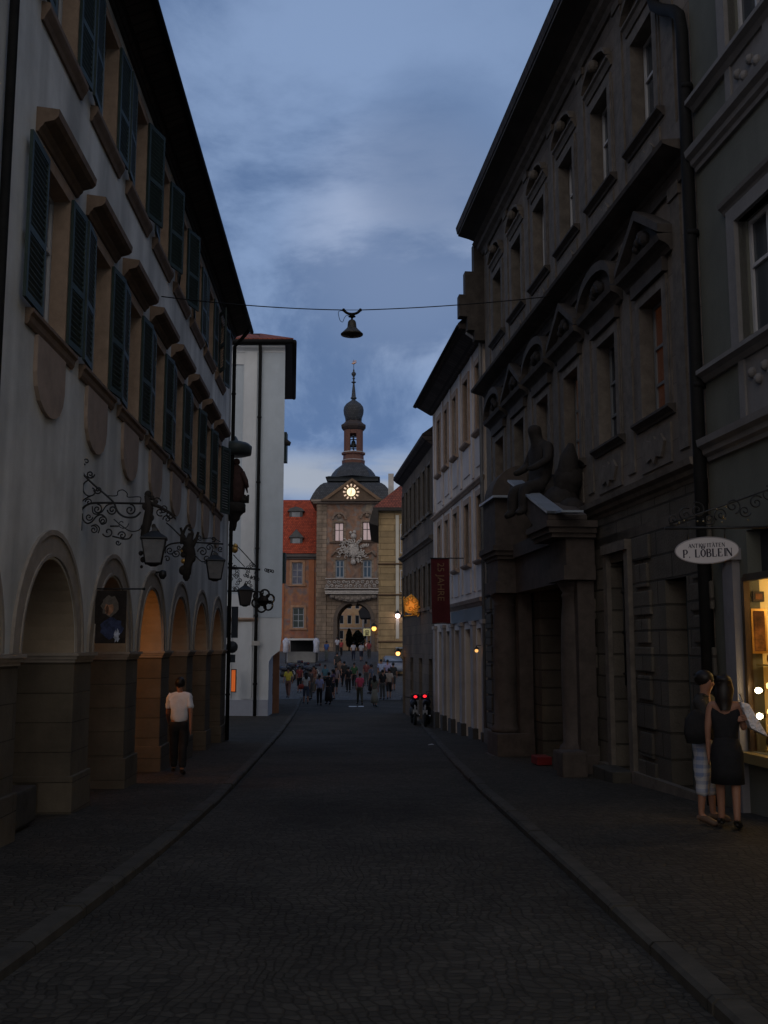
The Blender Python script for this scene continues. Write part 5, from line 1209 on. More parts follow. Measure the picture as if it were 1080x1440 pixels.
for c in DC:
    for z0, z1 in ((6.9, 8.8), (3.2, 4.9)):
        window(P, O, dh, c-.38, c+.38, z0, z1, -.12, fm=wood_grey, fw=.045)
        s = MB(P, O); s.box(c-.5, c-.38, -.1, .04, z0, z1+.12).box(c+.38, c+.5, -.1, .04, z0, z1+.12).box(c-.38, c+.38, -.1, .04, z1, z1+.12).box(c-.56, c+.56, -.01, .1, z0-.12, z0); s.build('window_surround', palace_trim, dh)
for c in DC[::2]: s = MB(P, O); s.box(c-.5, c+.5, -.2, -.14, -2, 1.2); s.build('door', wood_dark, dh)
s = MB(P, O); cornice(s, T0, T1, 5.7, [(.05, 0), (.1, .06), (.2, .12), (.2, .2), (.02, .24)]); s.build('string_course', palace_trim, dh)
s = MB(P, O); s.prof([(-.02, 9.4), (.3, 9.6), (.42, 9.72), (.42, 9.85), (-4.5, 13.5), (-9.4, 9.7)], T0+.02, T1+.1); s.build('roof', tile_dark, dh)
s = MB(P, O); s.box(47.2, 48.3, -2.2, -1.0, 9.9, 11.6); s.build('chimney', palace_stone, dh)
gs = empty('golden_inn_sign', P(42.6, .35, 3.4), 'golden lit openwork inn sign glowing on the dark house', 'sign')
q = MB(org=gs.location); gc = P(42.6, .38, 3.35)
for k in range(9):
    a = k*.7; q.tube([gc+Vector((x-.0, 0, z)) for x, z in spiral((.22*cos(a*1.3), .32*sin(a)), .13, a, 1.3, 1 if k % 2 else -1)], .03, 6)
q.tube([gc+Vector((-.3, 0, -.42)), gc+Vector((.36, 0, -.36))], .03, 6); q.tube([gc+Vector((-.28, 0, -.4)), gc+Vector((-.3, 0, .25)), gc+Vector((0, 0, .48)), gc+Vector((.28, 0, .22)), gc+Vector((.3, 0, -.36))], .03, 6)
q.build('gilt_scrolls', mat('gold_bright', (.8, .42, .08), rough=.35, metal=.5), gs)
q = MB(org=gs.location); q.lathe(gc+Vector((0, .08, 0)), [(.12, -.3), (.26, -.22), (.28, .1), (.2, .3), (.05, .4)], 10, 1, .3); q.build('lit_glass', emis('lit_gold', (1, .42, .07), .20), gs)
q = MB(org=gs.location); q.tube([gc+Vector((0, .02, -.36)), P(42.6, 0, 3.0)], .02, 5); q.build('arm', iron, gs)
l = lamp('sign_glow', (gc-gs.location)+Vector((0, -.35, .0)), 1.6, (1, .45, .08), .15); l.parent = gs
bulb_thing(DF.P(48.3, .3, 1.35), 'small bright orange lantern near the far end of the dark house', (1, .45, .12), 3.5, .6, .10)

# ------------------------------------------------------------------ yellow house
YF = Front(79.0); P = YF.P; yh = empty('yellow_house', Vector((3, 79, gz(79))), 'yellow rusticated stone house with red hipped roof right of the gate tower', 'house'); O = yh.location
w = MB(P, O); xs0 = -.42
w.quad([(xs0, 0, -2), (12, 0, -2), (12, 0, 12.2), (xs0, 0, 12.2)]); w.quad([(xs0, 0, -2), (xs0, -14, -2), (xs0, -14, 12.2), (xs0, 0, 12.2)]); w.quad([(12, 0, -2), (12, -14, -2), (12, -14, 12.2), (12, 0, 12.2)])
w.quad([(xs0, -14, -2), (12, -14, -2), (12, -14, 12.2), (xs0, -14, 12.2)])
w.build('wall', yellow_stone, yh)
q = MB(P, O); q.box(.92, 1.16, .003, .05, 2.3, 11.9); q.build('painted_strip', mat('strip_white', (.55, .52, .46), var=.08), yh)
for z in (8.0, 5.6, 2.0): q = MB(P, O); cornice(q, xs0-.05, 12, z, [(.06, 0), (.14, .06), (.14, .12), (.02, .15)]); q.build('string_course', mat('course_brown', (.16, .10, .06), var=.2), yh)
window(P, O, yh, 1.25, 2.3, 8.9, 11.2, .02, fm=wood_white); window(P, O, yh, 1.25, 2.3, 5.9, 7.6, .02, fm=wood_white)
q = MB(P, O); q.box(xs0-.45, 12.4, -14.4, .5, 11.75+.45, 12.45); q.prism([(xs0-.75, 11.2), (xs0-.02, 11.0), (xs0-.02, 12.2), (xs0-.5, 12.2)], -13, .5); q.build('eaves', wood_dark, yh)
q = MB(P, O); q.add([(xs0-.4, .45, 12.46), (12.4, .45, 12.46), (12.4, -14.3, 12.46), (xs0-.4, -14.3, 12.46), (2.2, -6, 15.9), (8, -6, 15.9)], [(0, 1, 5, 4), (1, 2, 5), (2, 3, 4, 5), (3, 0, 4), (0, 3, 2, 1)]); q.build('roof', tile_red, yh)
q = MB(P, O); q.box(.35, .8, -3.4, -2.9, 13.5, 15.7); q.build('chimney', mat('chimney_pale', (.4, .38, .36), var=.2), yh)
q = MB(P, O); q.box(.9, 2.6, 0, .9, 1.55, 1.66); q.build('awning', mat('awning_pale', (.35, .38, .42)), yh)
bulb_thing(Vector((1.05, 78.6, at(559, 866, 78.6).z)), 'white round lamp shining on the front of the yellow house', (1, .78, .78), 7, 3, .17, cat='lamp', name='round_wall_lamp')

# ------------------------------------------------------------------ gate tower
TY = 111.0; TF = Front(TY); P = TF.P; tw = empty('gate_tower', Vector((-3.5, TY, 1.2)), 'baroque gate tower with archway, glowing clock and onion dome at the street end', 'tower'); O = tw.location
X0, X1 = -7.35, .45; XC = -3.5; ZT = 17.3
arch = (-3.25, 1.86, 1.0, 4.55)
rects = [(-5.42, -4.42, 13.15, 15.2), (-2.35, -1.35, 13.25, 15.3), (-5.3, -4.35, 9.15, 11.1), (-2.3, -1.35, 9.15, 11.1)]
w = MB(P, O); wall_sheet(w, X0, X1, 0.5, 8.0, [], [arch], 7.0)
w.quad([(X0, 0, .5), (X0, -7, .5), (X0, -7, ZT), (X0, 0, ZT)]); w.quad([(X1, 0, .5), (X1, -7, .5), (X1, -7, ZT), (X1, 0, ZT)])
wall_sheet(w, X0, X1, 0.5, ZT, [], [arch], .01, d=-7.0); w.build('wall', tower_stone, tw)
w = MB(P, O); wall_sheet(w, X0, X1, 8.0, ZT, rects, (), .25); w.build('painted_wall', tower_fresco, tw)
for (a, b) in ((X0-.05, -6.3), (-.75, X1+.05)):
    q = MB(P, O); q.box(a, b, -.01, .18, .5, ZT-.05); q.build('corner_pilaster', tower_stone, tw, bevel=.02)
q = MB(P, O); arch_ring(q, -3.25, 4.55, 1.86, 2.25, -.01, .15); q.box(-5.5, -5.11, -.01, .15, .8, 4.5); q.box(-1.39, -1.0, -.01, .15, .8, 4.5); q.prism([(-3.5, 6.2), (-3.0, 6.2), (-2.85, 7.0), (-3.65, 7.0)], -.01, .3); q.build('arch_moulding', mat('arch_dark_stone', (.12, .095, .08), var=.2), tw)  # darker brown stone for the arch surround and keystone
sky_glow_w = mat('sky_glow_pane', (.5, .42, .42), rough=.3, var=.1, scale=4, emit=(1, .72, .74), estr=.16)  # faint emission stands in for the western sky mirrored in these panes
for a, b, z0, z1 in rects[:2]: window(P, O, tw, a, b, z0, z1, -.08, fm=wood_dark, gm=sky_glow_w, trans=(.6,), fw=.08)
blue_p = mat('blue_shutter', (.10, .16, .24), var=.15)
for a, b, z0, z1 in rects[2:]: window(P, O, tw, a, b, z0, z1, -.08, fm=mat('frame_bluegrey', (.30, .33, .38)), gm=mat('pane_blue', (.05, .09, .14), rough=.2), trans=(.62,), fw=.13)
for a, b, z0, z1 in rects:
    c = (a+b)/2
    s = MB(P, O); s.box(a-.22, a, -.1, .08, z0, z1+.2).box(b, b+.22, -.1, .08, z0, z1+.2).box(a, b, -.1, .08, z1, z1+.2); s.build('window_surround', tower_stone, tw)
    s = MB(P, O); s.box(a-.55, b+.55, -.01, .2, z0-.22, z0-.05); s.build('sill', mat('sill_dark', (.10, .07, .055)), tw)
    s = MB(P, O)
    if z0 > 12: arch_ring(s, c, z1+.35, .62, .82, 0, .22); s.ball(P(c, .1, z1+.7), .25, 8)
    else:
        s.tube([P(c-.9, .12, z1+.4), P(c-.5, .15, z1+.95), P(c, .15, z1+.65), P(c+.5, .15, z1+.95), P(c+.9, .12, z1+.4)], .12, 7)
    s.build('window_hood', mat('tower_carving', (.20, .15, .12), var=.3, scale=4, bump=.5), tw)
random.seed(11)
q = MB(P, O)                                     # carved coat of arms: shield, crown, supporters, drapery
ca = P(-3.35, .25, 12.2)
q.lathe(ca+Vector((0, .05, 0)), [(.02, -1.0), (.45, -.6), (.62, 0), (.55, .6), (.3, .75)], 12, 1, .35)
for k in range(60):
    a = random.uniform(0, 2*pi); r_ = random.uniform(.45, 1.75)
    c0 = ca+Vector((cos(a)*r_, -.05, sin(a)*r_*.72-.1))
    q.tube([c0+Vector((x, -random.uniform(0, .1), z)) for x, z in spiral((0, 0), random.uniform(.15, .32), a, .8, random.choice((-1, 1)), 8)], [random.uniform(.05, .09)]*9, 5)
q.tube([ca+Vector((-1.6, 0, .5)), ca+Vector((-.6, 0, .95)), ca+Vector((0, 0, 1.15))], [.06, .1, .08], 6); q.ball(ca+Vector((.0, 0, 1.5)), .33, 9); q.ball(ca+Vector((.1, 0, 1.95)), .2, 8); q.ball(ca+Vector((-.3, 0, 1.9)), .16, 8); q.ball(ca+Vector((0, 0, -1.35)), .3, 8)
q.build('coat_of_arms', white_carved, tw)
q = MB(P, O)                                     # balcony
q.box(-6.4, -.6, 0, 1.1, 7.55, 7.7); q.box(-6.35, -.65, 0, 1.05, 7.35, 7.54); q.box(-6.42, -.58, .02, 1.14, 7.86, 7.96); q.build('balcony_slab', white_carved, tw)
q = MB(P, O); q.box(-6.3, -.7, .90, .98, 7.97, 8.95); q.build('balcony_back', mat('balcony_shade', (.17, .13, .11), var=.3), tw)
q = MB(P, O)
for k in range(22): q.tube([P(-6.15+k*.255+x, 1.04, 8.2+.42*(k % 2)+z) for x, z in spiral((0, 0), .22, k*1.7, 1.3, 1 if k % 2 else -1, 10)], .05, 5)
q.box(-6.35, -.65, .94, 1.14, 8.95, 9.05); q.build('balcony_balustrade', white_carved, tw)
q = MB(P, O)
for k in range(9): q.ball(P(-5.6+k*.56, .5, 7.1-.3*sin(pi*k/8)), .34, 8, 1, 1.2, .8)
q.prism([(-5.9, 7.34), (-1.1, 7.34), (-2.0, 6.75), (-3.0, 6.55), (-4.0, 6.55), (-5.0, 6.75)], 0, .7); q.build('balcony_corbel', mat('corbel_stone', (.22, .19, .17), var=.4, scale=4, bump=.7, bscale=9, bump_d=.05), tw)
q = MB(P, O); q.box(X0-.45, X1+.45, -7.4, .45, ZT, ZT+.18); q.box(X0-.65, X1+.65, -7.6, .65, ZT+.185, ZT+.4); q.build('main_cornice', mat('cornice_stone', (.24, .19, .16), var=.2), tw)
# pediment with the clock
q = MB(P, O); q.prism([(-6.4, ZT+.405), (-.6, ZT+.405), (-3.5, 19.75)], .0, .62); q.box(-6.9, -.1, .3, 1.0, ZT+.2, ZT+.402); q.build('clock_gable', mat('gable_brown', (.10, .07, .05), var=.25), tw)
q = MB(P, O); q.prism([(-6.75, ZT+.41), (-6.2, ZT+.41), (-3.5, 19.75), (-3.5, 20.05)], .0, .85); q.prism([(-.25, ZT+.41), (-.8, ZT+.41), (-3.499, 19.75), (-3.499, 20.05)], .0, .85); q.build('raking_cornice', mat('raking_ochre', (.17, .11, .07), var=.15), tw)
cc = P(-3.6, .68, 18.52)
ck = MB(org=O); ck.tube([cc, cc+Vector((0, -.06, 0))], .47, 28); ck.build('clock_face', emis('clock_light', (1, .84, .52), 1.25), tw)
for k in range(12):
    a = k*pi/6; dv = Vector((sin(a), 0, cos(a))); q = MB(org=O); q.tube([cc+dv*.62+Vector((0, -.05, 0)), cc+dv*.88+Vector((0, -.05, 0))], [.065, .1], 6); q.build('hour_mark', emis('mark_light', (1, .75, .55), .5), tw)
q = MB(org=O); q.tube([cc+Vector((0, -.09, -.1)), cc+Vector((.02, -.09, .47))], [.035, .02], 5); q.tube([cc+Vector((0, -.09, .1)), cc+Vector((-.03, -.09, -.34))], [.045, .03], 5); q.build('clock_hand', mat('hand_gold', (.25, .16, .05)), tw)
# roofs, stacked
def squareroof(prof, name, m, cx=XC, cy=TY+3.5, n=4, sy=.82):
    q = MB(org=O); q.lathe((cx, cy, 0), prof, n, 1, sy, square=(n == 4)); return q.build(name, m, tw)
squareroof([(4.65, 17.7), (4.6, 17.85), (4.35, 18.4), (4.0, 19.0), (3.6, 19.5), (3.2, 19.8), (2.6, 19.95)], 'lower_roof', slate)
squareroof([(2.85, 19.9), (2.85, 20.5), (3.0, 20.55), (3.05, 20.7), (2.7, 20.95)], 'dark_frieze', mat('frieze', (.03, .035, .04)))
squareroof([(2.98, 20.9), (2.75, 21.0), (2.6, 21.35), (2.4, 21.9), (2.05, 22.5), (1.6, 23.0), (1.35, 23.25), (1.25, 23.5)], 'bell_roof', slate, n=8, sy=1)
YC = TY+3.5; k8 = 1.032
q = MB(org=O); q.lathe((XC, YC, 0), [(1.3, 23.45), (1.32, 23.75), (1.2, 23.8), (1.16, 24.4), (1.34, 24.45), (1.36, 24.6)], 8, square=False); q.build('lantern_base', brown_lantern, tw)
q = MB(org=O); q.lathe((XC, YC, 0), [(1.2, 24.61), (1.38, 24.65), (1.38, 24.76), (1.1, 24.8)], 8); q.lathe((XC, YC, 0), [(1.26, 23.76), (1.34, 23.78), (1.34, 23.84), (1.21, 23.86)], 8); q.build('pale_ledge', mat('ledge', (.42, .40, .40)), tw)
q = MB(org=O)
for k in range(4):
    a = pi/4+k*pi/2; pts = []
    for z in (24.75, 28.2):
        for (r_, da) in ((1.2, -.46), (1.2, 0), (1.2, .46), (.95, .36), (.95, -.36)): pts.append((XC+r_*cos(a+da), YC+r_*sin(a+da), z))
    q.add(pts, [(0, 1, 6, 5), (1, 2, 7, 6), (2, 3, 8, 7), (3, 4, 9, 8), (4, 0, 5, 9), (0, 4, 3, 2, 1), (5, 6, 7, 8, 9)], raw=True)
q.lathe((XC, YC, 0), [(1.16, 27.6), (1.16, 28.2), (1.3, 28.3)], 8, rot=pi/8); q.build('lantern_posts', brown_lantern, tw)
q = MB(org=O)
for z in (25.3, 26.75, 27.15): q.box(XC-.9, XC+.9, YC-.08, YC+.08, z, z+.13); q.box(XC-.08, XC+.08, YC-.9, YC+.9, z+.001, z+.129)
q.lathe((XC, YC, 0), [(.46, 25.65), (.42, 25.78), (.26, 26.2), (.22, 26.55), (.05, 26.7)], 14); q.build('bell', mat('bell_bronze', (.03, .035, .035), rough=.4), tw)
q = MB(org=O); q.lathe((XC, YC, 0), [(1.2, 28.15), (1.4, 28.3), (1.65, 28.55), (1.68, 28.75), (1.3, 28.95), (1.12, 29.1), (1.05, 29.25)], 8, rot=pi/8); q.build('lantern_cornice', mat('lantern_eaves', (.05, .04, .04)), tw)
q = MB(org=O); q.lathe((XC, YC, 0), [(1.08, 29.2), (1.12, 29.5), (1.3, 29.9), (1.36, 30.3), (1.28, 30.8), (1.0, 31.25), (.6, 31.6), (.3, 31.85), (.22, 32.0)], 24); q.build('onion_dome', slate, tw)
s_ = .97
q = MB(org=O); q.lathe((XC, YC, 0), [(.2, 31.95), (.42, 32.15), (.42, 32.25), (.3, 32.35), (.24, 33.0), (.13, 33.9), (.13, 34.1), (.32, 34.15), (.32, 34.22), (.1, 34.3), (.12, 34.6), (.22, 34.65), (.1, 34.75), (.14, 34.9), (.3, 35.1), (.32, 35.3), (.2, 35.5), (.1, 35.6), (.12, 35.8), (.04, 36.0), (.03, 37.2)], 14); fin = q.build('finial', slate, tw)
q = MB(org=O); q.tube([(XC-.25, YC, 36.7), (XC, YC, 36.75), (XC+.35, YC, 36.85)], [.05, .16, .02], 6); q.tube([(XC-.2, YC, 37.0), (XC+.3, YC, 37.05)], [.02, .09], 5); q.build('weathervane', mat('vane_gilt', (.75, .45, .30), rough=.4, metal=.4), tw)
ZM = [(19.0, 682.5+9), (19.9, 681), (20.95, 674), (23.45, 652.5), (24.6, 638), (28.2, 606), (28.75, 599), (29.25, 592), (30.3, 577), (31.85, 563), (32.2, 560), (34.15, 538), (35.2, 526), (36.0, 519), (37.2, 506)]
ZM = [(a, at(495, b, YC).z) for a, b in ZM]
for ob in tw.children:
    nm = ob.name.split('.')[0]
    if nm in ('dark_frieze', 'bell_roof', 'lantern_base', 'pale_ledge', 'lantern_posts', 'bell', 'lantern_cornice', 'onion_dome', 'finial', 'weathervane'):
        kx = {'onion_dome': .86, 'lantern_cornice': .9, 'lantern_posts': .95, 'finial': .85}.get(nm, 1)
        for v in ob.data.vertices:
            v.co.z = lerp(ZM, v.co.z+O.z)-O.z
            v.co.x = (v.co.x-(XC-O.x))*kx+(XC-O.x); v.co.y = (v.co.y-(YC-O.y))*kx+(YC-O.y)
# ------------------------------------------------------------------ town hall wing, left of the tower
HF = Front(113.0); P = HF.P; hw = empty('town_hall_wing', Vector((-12, 113, 1.2)), 'orange frescoed town hall wing with steep red roof left of the gate tower', 'building'); O = hw.location
XA, XB = -20, -7.45; rects = [(-10.25, -9.05, 8.55, 11.0), (-10.1, -8.85, 3.75, 6.0), (-14.2, -13, 8.55, 11.0), (-14.2, -13, 3.75, 6.0)]
w = MB(P, O); wall_sheet(w, XA, XB, .5, 11.9, rects, (), .2); w.quad([(XA, 0, .5), (XA, -12, .5), (XA, -12, 11.9), (XA, 0, 11.9)]); w.quad([(XB, -12, .5), (XA, -12, .5), (XA, -12, 11.9), (XB, -12, 11.9)]); w.quad([(XB, 0, .5), (XB, -12, .5), (XB, -12, 11.9), (XB, 0, 11.9)]); w.build('wall', fresco_orange, hw)
for i, (a, b, z0, z1) in enumerate(rects):
    window(P, O, hw, a, b, z0, z1, -.1, fm=mat('frame_grey2', (.3, .3, .32)) if i % 2 == 0 else MATS['frame_bluegrey'], gm=mat('pane_pale', (.10, .11, .16), rough=.2, var=.5, scale=3) if i % 2 == 0 else mat('pane_green', (.04, .06, .06), rough=.3), mull=1, trans=(.35, .65), fw=.1)
    s = MB(P, O); s.box(a-.25, a, -.02, .1, z0, z1+.25).box(b, b+.25, -.02, .1, z0, z1+.25).box(a, b, -.02, .1, z1, z1+.25).box(a-.35, b+.35, -.02, .16, z0-.2, z0-.01); s.build('window_surround', mat('painted_frame', (.34, .20, .13), var=.25, scale=3), hw)
q = MB(P, O)
for a, b in ((-11.9, -11.1), (-8.35, -7.75)): q.box(a, b, .003, .12, 2.3, 11.3)
q.build('painted_pilaster', orange_plain, hw)
q = MB(P, O); q.box(XA, XB, .003, .2, 11.35, 11.6); q.box(XA, XB, .003, .45, 11.605, 11.95); q.build('eaves_cornice', mat('eaves_grey', (.10, .09, .09)), hw)
q = MB(P, O); q.prof([(.55, 11.96), (-6, 18.9), (-12.5, 11.96)], XA-.3, -7.4); q.build('roof', mat('tile_bright_red', (.42, .075, .035), var=.22, scale=2, tile='X', bump_d=.02), hw)
for (cx, z, ws, nm) in ((-10.2, 17.0, .95, 1), (-9.85, 13.6, .85, 0)):
    dy = (z-11.96)/6.94*6.55-.55
    dr = MB(P, O); dr.box(cx-ws*.8, cx+ws*.8, -dy-1.2, -dy+.35, z-.9, z+.25)
    if nm: dr.prism([(cx-ws*1.05, z+.255), (cx-ws*.7, z+.62), (cx, z+.8), (cx+ws*.7, z+.62), (cx+ws*1.05, z+.255)], -dy-1.4, -dy+.5)
    else: dr.prism([(cx-ws*1.0, z+.255), (cx, z+1.2), (cx+ws*1.0, z+.255)], -dy-1.2, -dy+.5)
    do = dr.build('dormer', mat('dormer_slate', (.10, .105, .11), var=.2), hw)
    dd = MB(P, O); dd.box(cx-ws*.5, cx+ws*.5, -dy+.351, -dy+.37, z-.75, z+.15); dd.build('dormer_window', mat('dormer_pane', (.22, .24, .27), rough=.2), do)
# red roofed part right of the tower behind the yellow house
P = Front(116).P; q = MB(P, Vector((4, 116, 1))); q.prof([(.5, 14.9), (-6, 17.5), (-12, 14.9), (-12, .5), (.5, .5)], .6, 14)
tag(q.build('rear_house', tile_red, loc=Vector((4, 116, 1))), 'low roof of the house hidden behind the yellow house, right of the tower', 'house')
# house seen through the arch
P = Front(150).P; ah = empty('far_house', Vector((-4, 150, 1.2)), 'orange and cream house front with rows of windows seen through the gate archway', 'house'); O = ah.location
rects = [(-10+1.15*i, -9.35+1.15*i, z, z+1.3) for i in range(12) for z in (2.8, 5.0, 7.2)]
w = MB(P, O); wall_sheet(w, -14, 8, 0, 11, rects, (), .15); w.box(-14, 8, -8, -.4, 0, 11); w.build('wall', mat('far_wall', (.46, .27, .16), var=.15, scale=2, cols=[(.42, .22, .12), (.5, .34, .2), (.46, .28, .2)]), ah)
for a, b, c, d_ in rects[:]:
    window(P, O, ah, a, b, c, d_, -.08, trans=(), mull=0, fw=.08)
q = MB(P, O); q.box(-14, 8, .003, .1, 4.3, 4.5); q.box(-3.2, -2.9, .003, .2, 0, 10.9); q.build('string_course', MATS['ledge'], ah)
q = MB(P, O); q.box(-14.5, 8.5, -8.2, .6, 11.01, 11.3); q.prof([(.7, 11.31), (-4, 16), (-8.5, 11.31)], -14.5, 8.5); q.build('roof', tile_red, ah)
gr = empty('grey_far_house', Vector((1.6, 140, 1.2)), 'grey house corner with a dark gable seen in the right part of the gate archway', 'house')
P = Front(140).P; q = MB(P, gr.location); q.box(-1.9, 6, -8, 0, 0, 5.6); q.build('wall', mat('far_grey', (.30, .30, .34), var=.15), gr)
q = MB(P, gr.location); q.prism([(-3.3, 5.61), (6.5, 5.61), (6.5, 8.6), (-2.6, 7.6), (-3.5, 6.5)], -8, .3); q.build('roof', mat('far_dark_roof', (.05, .05, .055), var=.2), gr)
for i, (px, hh, rr, lab) in enumerate([(491, 2.7, .4, 'slim dark cypress like tree seen through the left half of the gate archway'), (503.5, 2.5, .85, 'round dark bushy tree seen through the middle of the gate archway')]):
    b = at(px, 905, 128); tr_ = empty('far_tree', Vector((b.x, 128, 1.2)), lab, 'tree')
    q = MB(); q.tube([(0, 0, 0), (0, 0, hh*.6)], [.12, .06], 6)
    for k in range(5): q.tube([(0, 0, hh*.35), (rr*.6*cos(k*1.3), rr*.6*sin(k*1.3), hh*.7)], [.05, .02], 5)
    q.build('trunk', wood_dark, tr_)
    q = MB(); random.seed(20+i)
    for k in range(900):
        u = random.random(); zz = hh*(.2+.8*u); rad = rr*(sin(pi*min(1, u*.9+.12))**.7)*random.uniform(.3, 1)**.5; a = random.uniform(0, 6.28)
        c0 = Vector((rad*cos(a), rad*sin(a), zz)); v1 = Vector([random.uniform(-1, 1) for _ in range(3)]).normalized()*.15; v2 = Vector([random.uniform(-1, 1) for _ in range(3)]).normalized()*.12
        q.add([c0-v1, c0+v2, c0+v1, c0-v2], [(0, 1, 2, 3)], raw=True)
    q.build('crown', mat('foliage_far', (.045, .06, .035), var=.5, scale=2), tr_)

# orange lamp on the right flank of the tower
bulb_thing(at(526, 884, 110.3), 'glowing orange lantern on the right flank of the gate tower', (1, .50, .10), 2.2, 3, .25, cat='lamp', name='tower_lantern')
# road signs before the arch
sp_ = ground_px(516, 921); sY = sp_.y
rs = empty('road_sign_post', sp_, 'post with a square yellow sign above a small round sign before the archway', 'road sign')
q = MB(); zt_ = at(516, 884, sY).z-sp_.z; q.tube([(0, 0, 0), (0, 0, zt_)], .045, 8); q.build('post', MATS['zinc_post'], rs)
zc = at(516, 889, sY).z-sp_.z; hw_ = .36
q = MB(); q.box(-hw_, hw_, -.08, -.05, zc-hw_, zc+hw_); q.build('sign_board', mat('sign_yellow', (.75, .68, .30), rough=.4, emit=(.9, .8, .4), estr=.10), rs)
q = MB(); q.tube([(.19*cos(a), -.09, .02+.19*sin(a)+zc) for a in [2*pi*i/20 for i in range(21)]], .035, 6)
q.tube([(-.06, -.09, zc-.1), (.0, -.09, zc+.1), (.03, -.09, zc+.02), (.08, -.09, zc-.06)], .035, 5); q.box(-.2, .2, -.095, -.081, zc-.30, zc-.22); q.build('pictogram', mat('sign_black', (.02, .015, .03)), rs)
zc = at(516, 907, sY).z-sp_.z
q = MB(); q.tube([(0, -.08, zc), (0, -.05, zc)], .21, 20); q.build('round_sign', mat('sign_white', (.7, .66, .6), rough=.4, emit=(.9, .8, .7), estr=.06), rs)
q = MB(); q.tube([(.2*cos(a), -.085, zc+.2*sin(a)) for a in [2*pi*i/20 for i in range(21)]], .035, 6); q.box(-.06, .06, -.1, -.082, zc-.07, zc+.07); q.build('sign_ring', mat('sign_red', (.35, .05, .04)), rs)

# ------------------------------------------------------------------ snack stall, guests, bikes
sY = 92.0; P = Front(sY).P; xa, xb = at(404, 905, sY).x, at(446, 905, sY).x; zt_, zb_ = at(404, 900, sY).z, at(404, 914, sY).z; g0 = gz(sY)
stl = empty('market_stall', Vector(((xa+xb)/2, sY, g0)), 'open market stall with white canopy edge and dark interior below the orange wing', 'stall'); O = stl.location
q = MB(P, O); q.box(xa, xb, -2.4, .3, zt_-.02, zt_+.14); q.build('canopy', mat('stall_canvas', (.55, .55, .56), var=.1), stl)
for x in (xa+.05, xb-.05):
    for d in (.2, -2.3): q = MB(P, O); q.box(x-.04, x+.04, d-.04, d+.04, g0, zt_-.02); q.build('pole', MATS['zinc_post'], stl)
q = MB(P, O); q.box(xa+.1, xb-.1, -2.2, -2.1, g0, zt_-.03); q.build('back_panel', mat('stall_dark', (.02, .02, .022)), stl)
q = MB(P, O); q.box(xa+.1, xb-.1, .0, .5, g0, zb_-.15); q.build('counter', mat('counter', (.2, .2, .2)), stl)
for i, (px, lab) in enumerate([(402, 'furled white parasol left of the market stall'), (445, 'furled white parasol right of the market stall')]):
    x = at(px, 905, sY-1.2).x; pr = empty('parasol', Vector((x, sY-1.2, gz(sY-1.2))), lab, 'parasol')
    z1 = at(px, 897, sY-1.2).z-pr.location.z; z0 = at(px, 918, sY-1.2).z-pr.location.z
    q = MB(); q.tube([(0, 0, 0), (0, 0, z1+.1)], .03, 6); q.build('pole', wood_dark, pr)
    q = MB(); q.lathe((0, 0, 0), [(.16, z0), (.26, z0+.1), (.24, (z0+z1)/2), (.3, z1-.3), (.08, z1)], 10); q.build('canopy', mat('parasol_white', (.50, .52, .62), var=.3, scale=6), pr)
guests = [(409, 922, 'white', 'person in a white top standing at the left end of the market stall', (.5, .5, .54)), (415, 924, 'red', 'person in a red top at the market stall, left of two', (.34, .04, .04)), (421, 925, 'red2', 'person in a dark red top at the middle of the market stall', (.26, .035, .03)),
          (429, 923, 'skyb', 'person in a light blue top at the market stall', (.25, .3, .45)), (436, 924, 'white4', 'person in a white top at the right end of the market stall', (.55, .53, .55)), (446, 925, 'red3', 'person in a red and white top beside the right parasol', (.3, .06, .08))]
for px, py, n, lab, c in guests:
    person('stand', ground_px(px, py), random.uniform(0, 6), lab, cloth(n, c), cloth_black, group='guests at the market stall', scale=random.uniform(.95, 1.02))

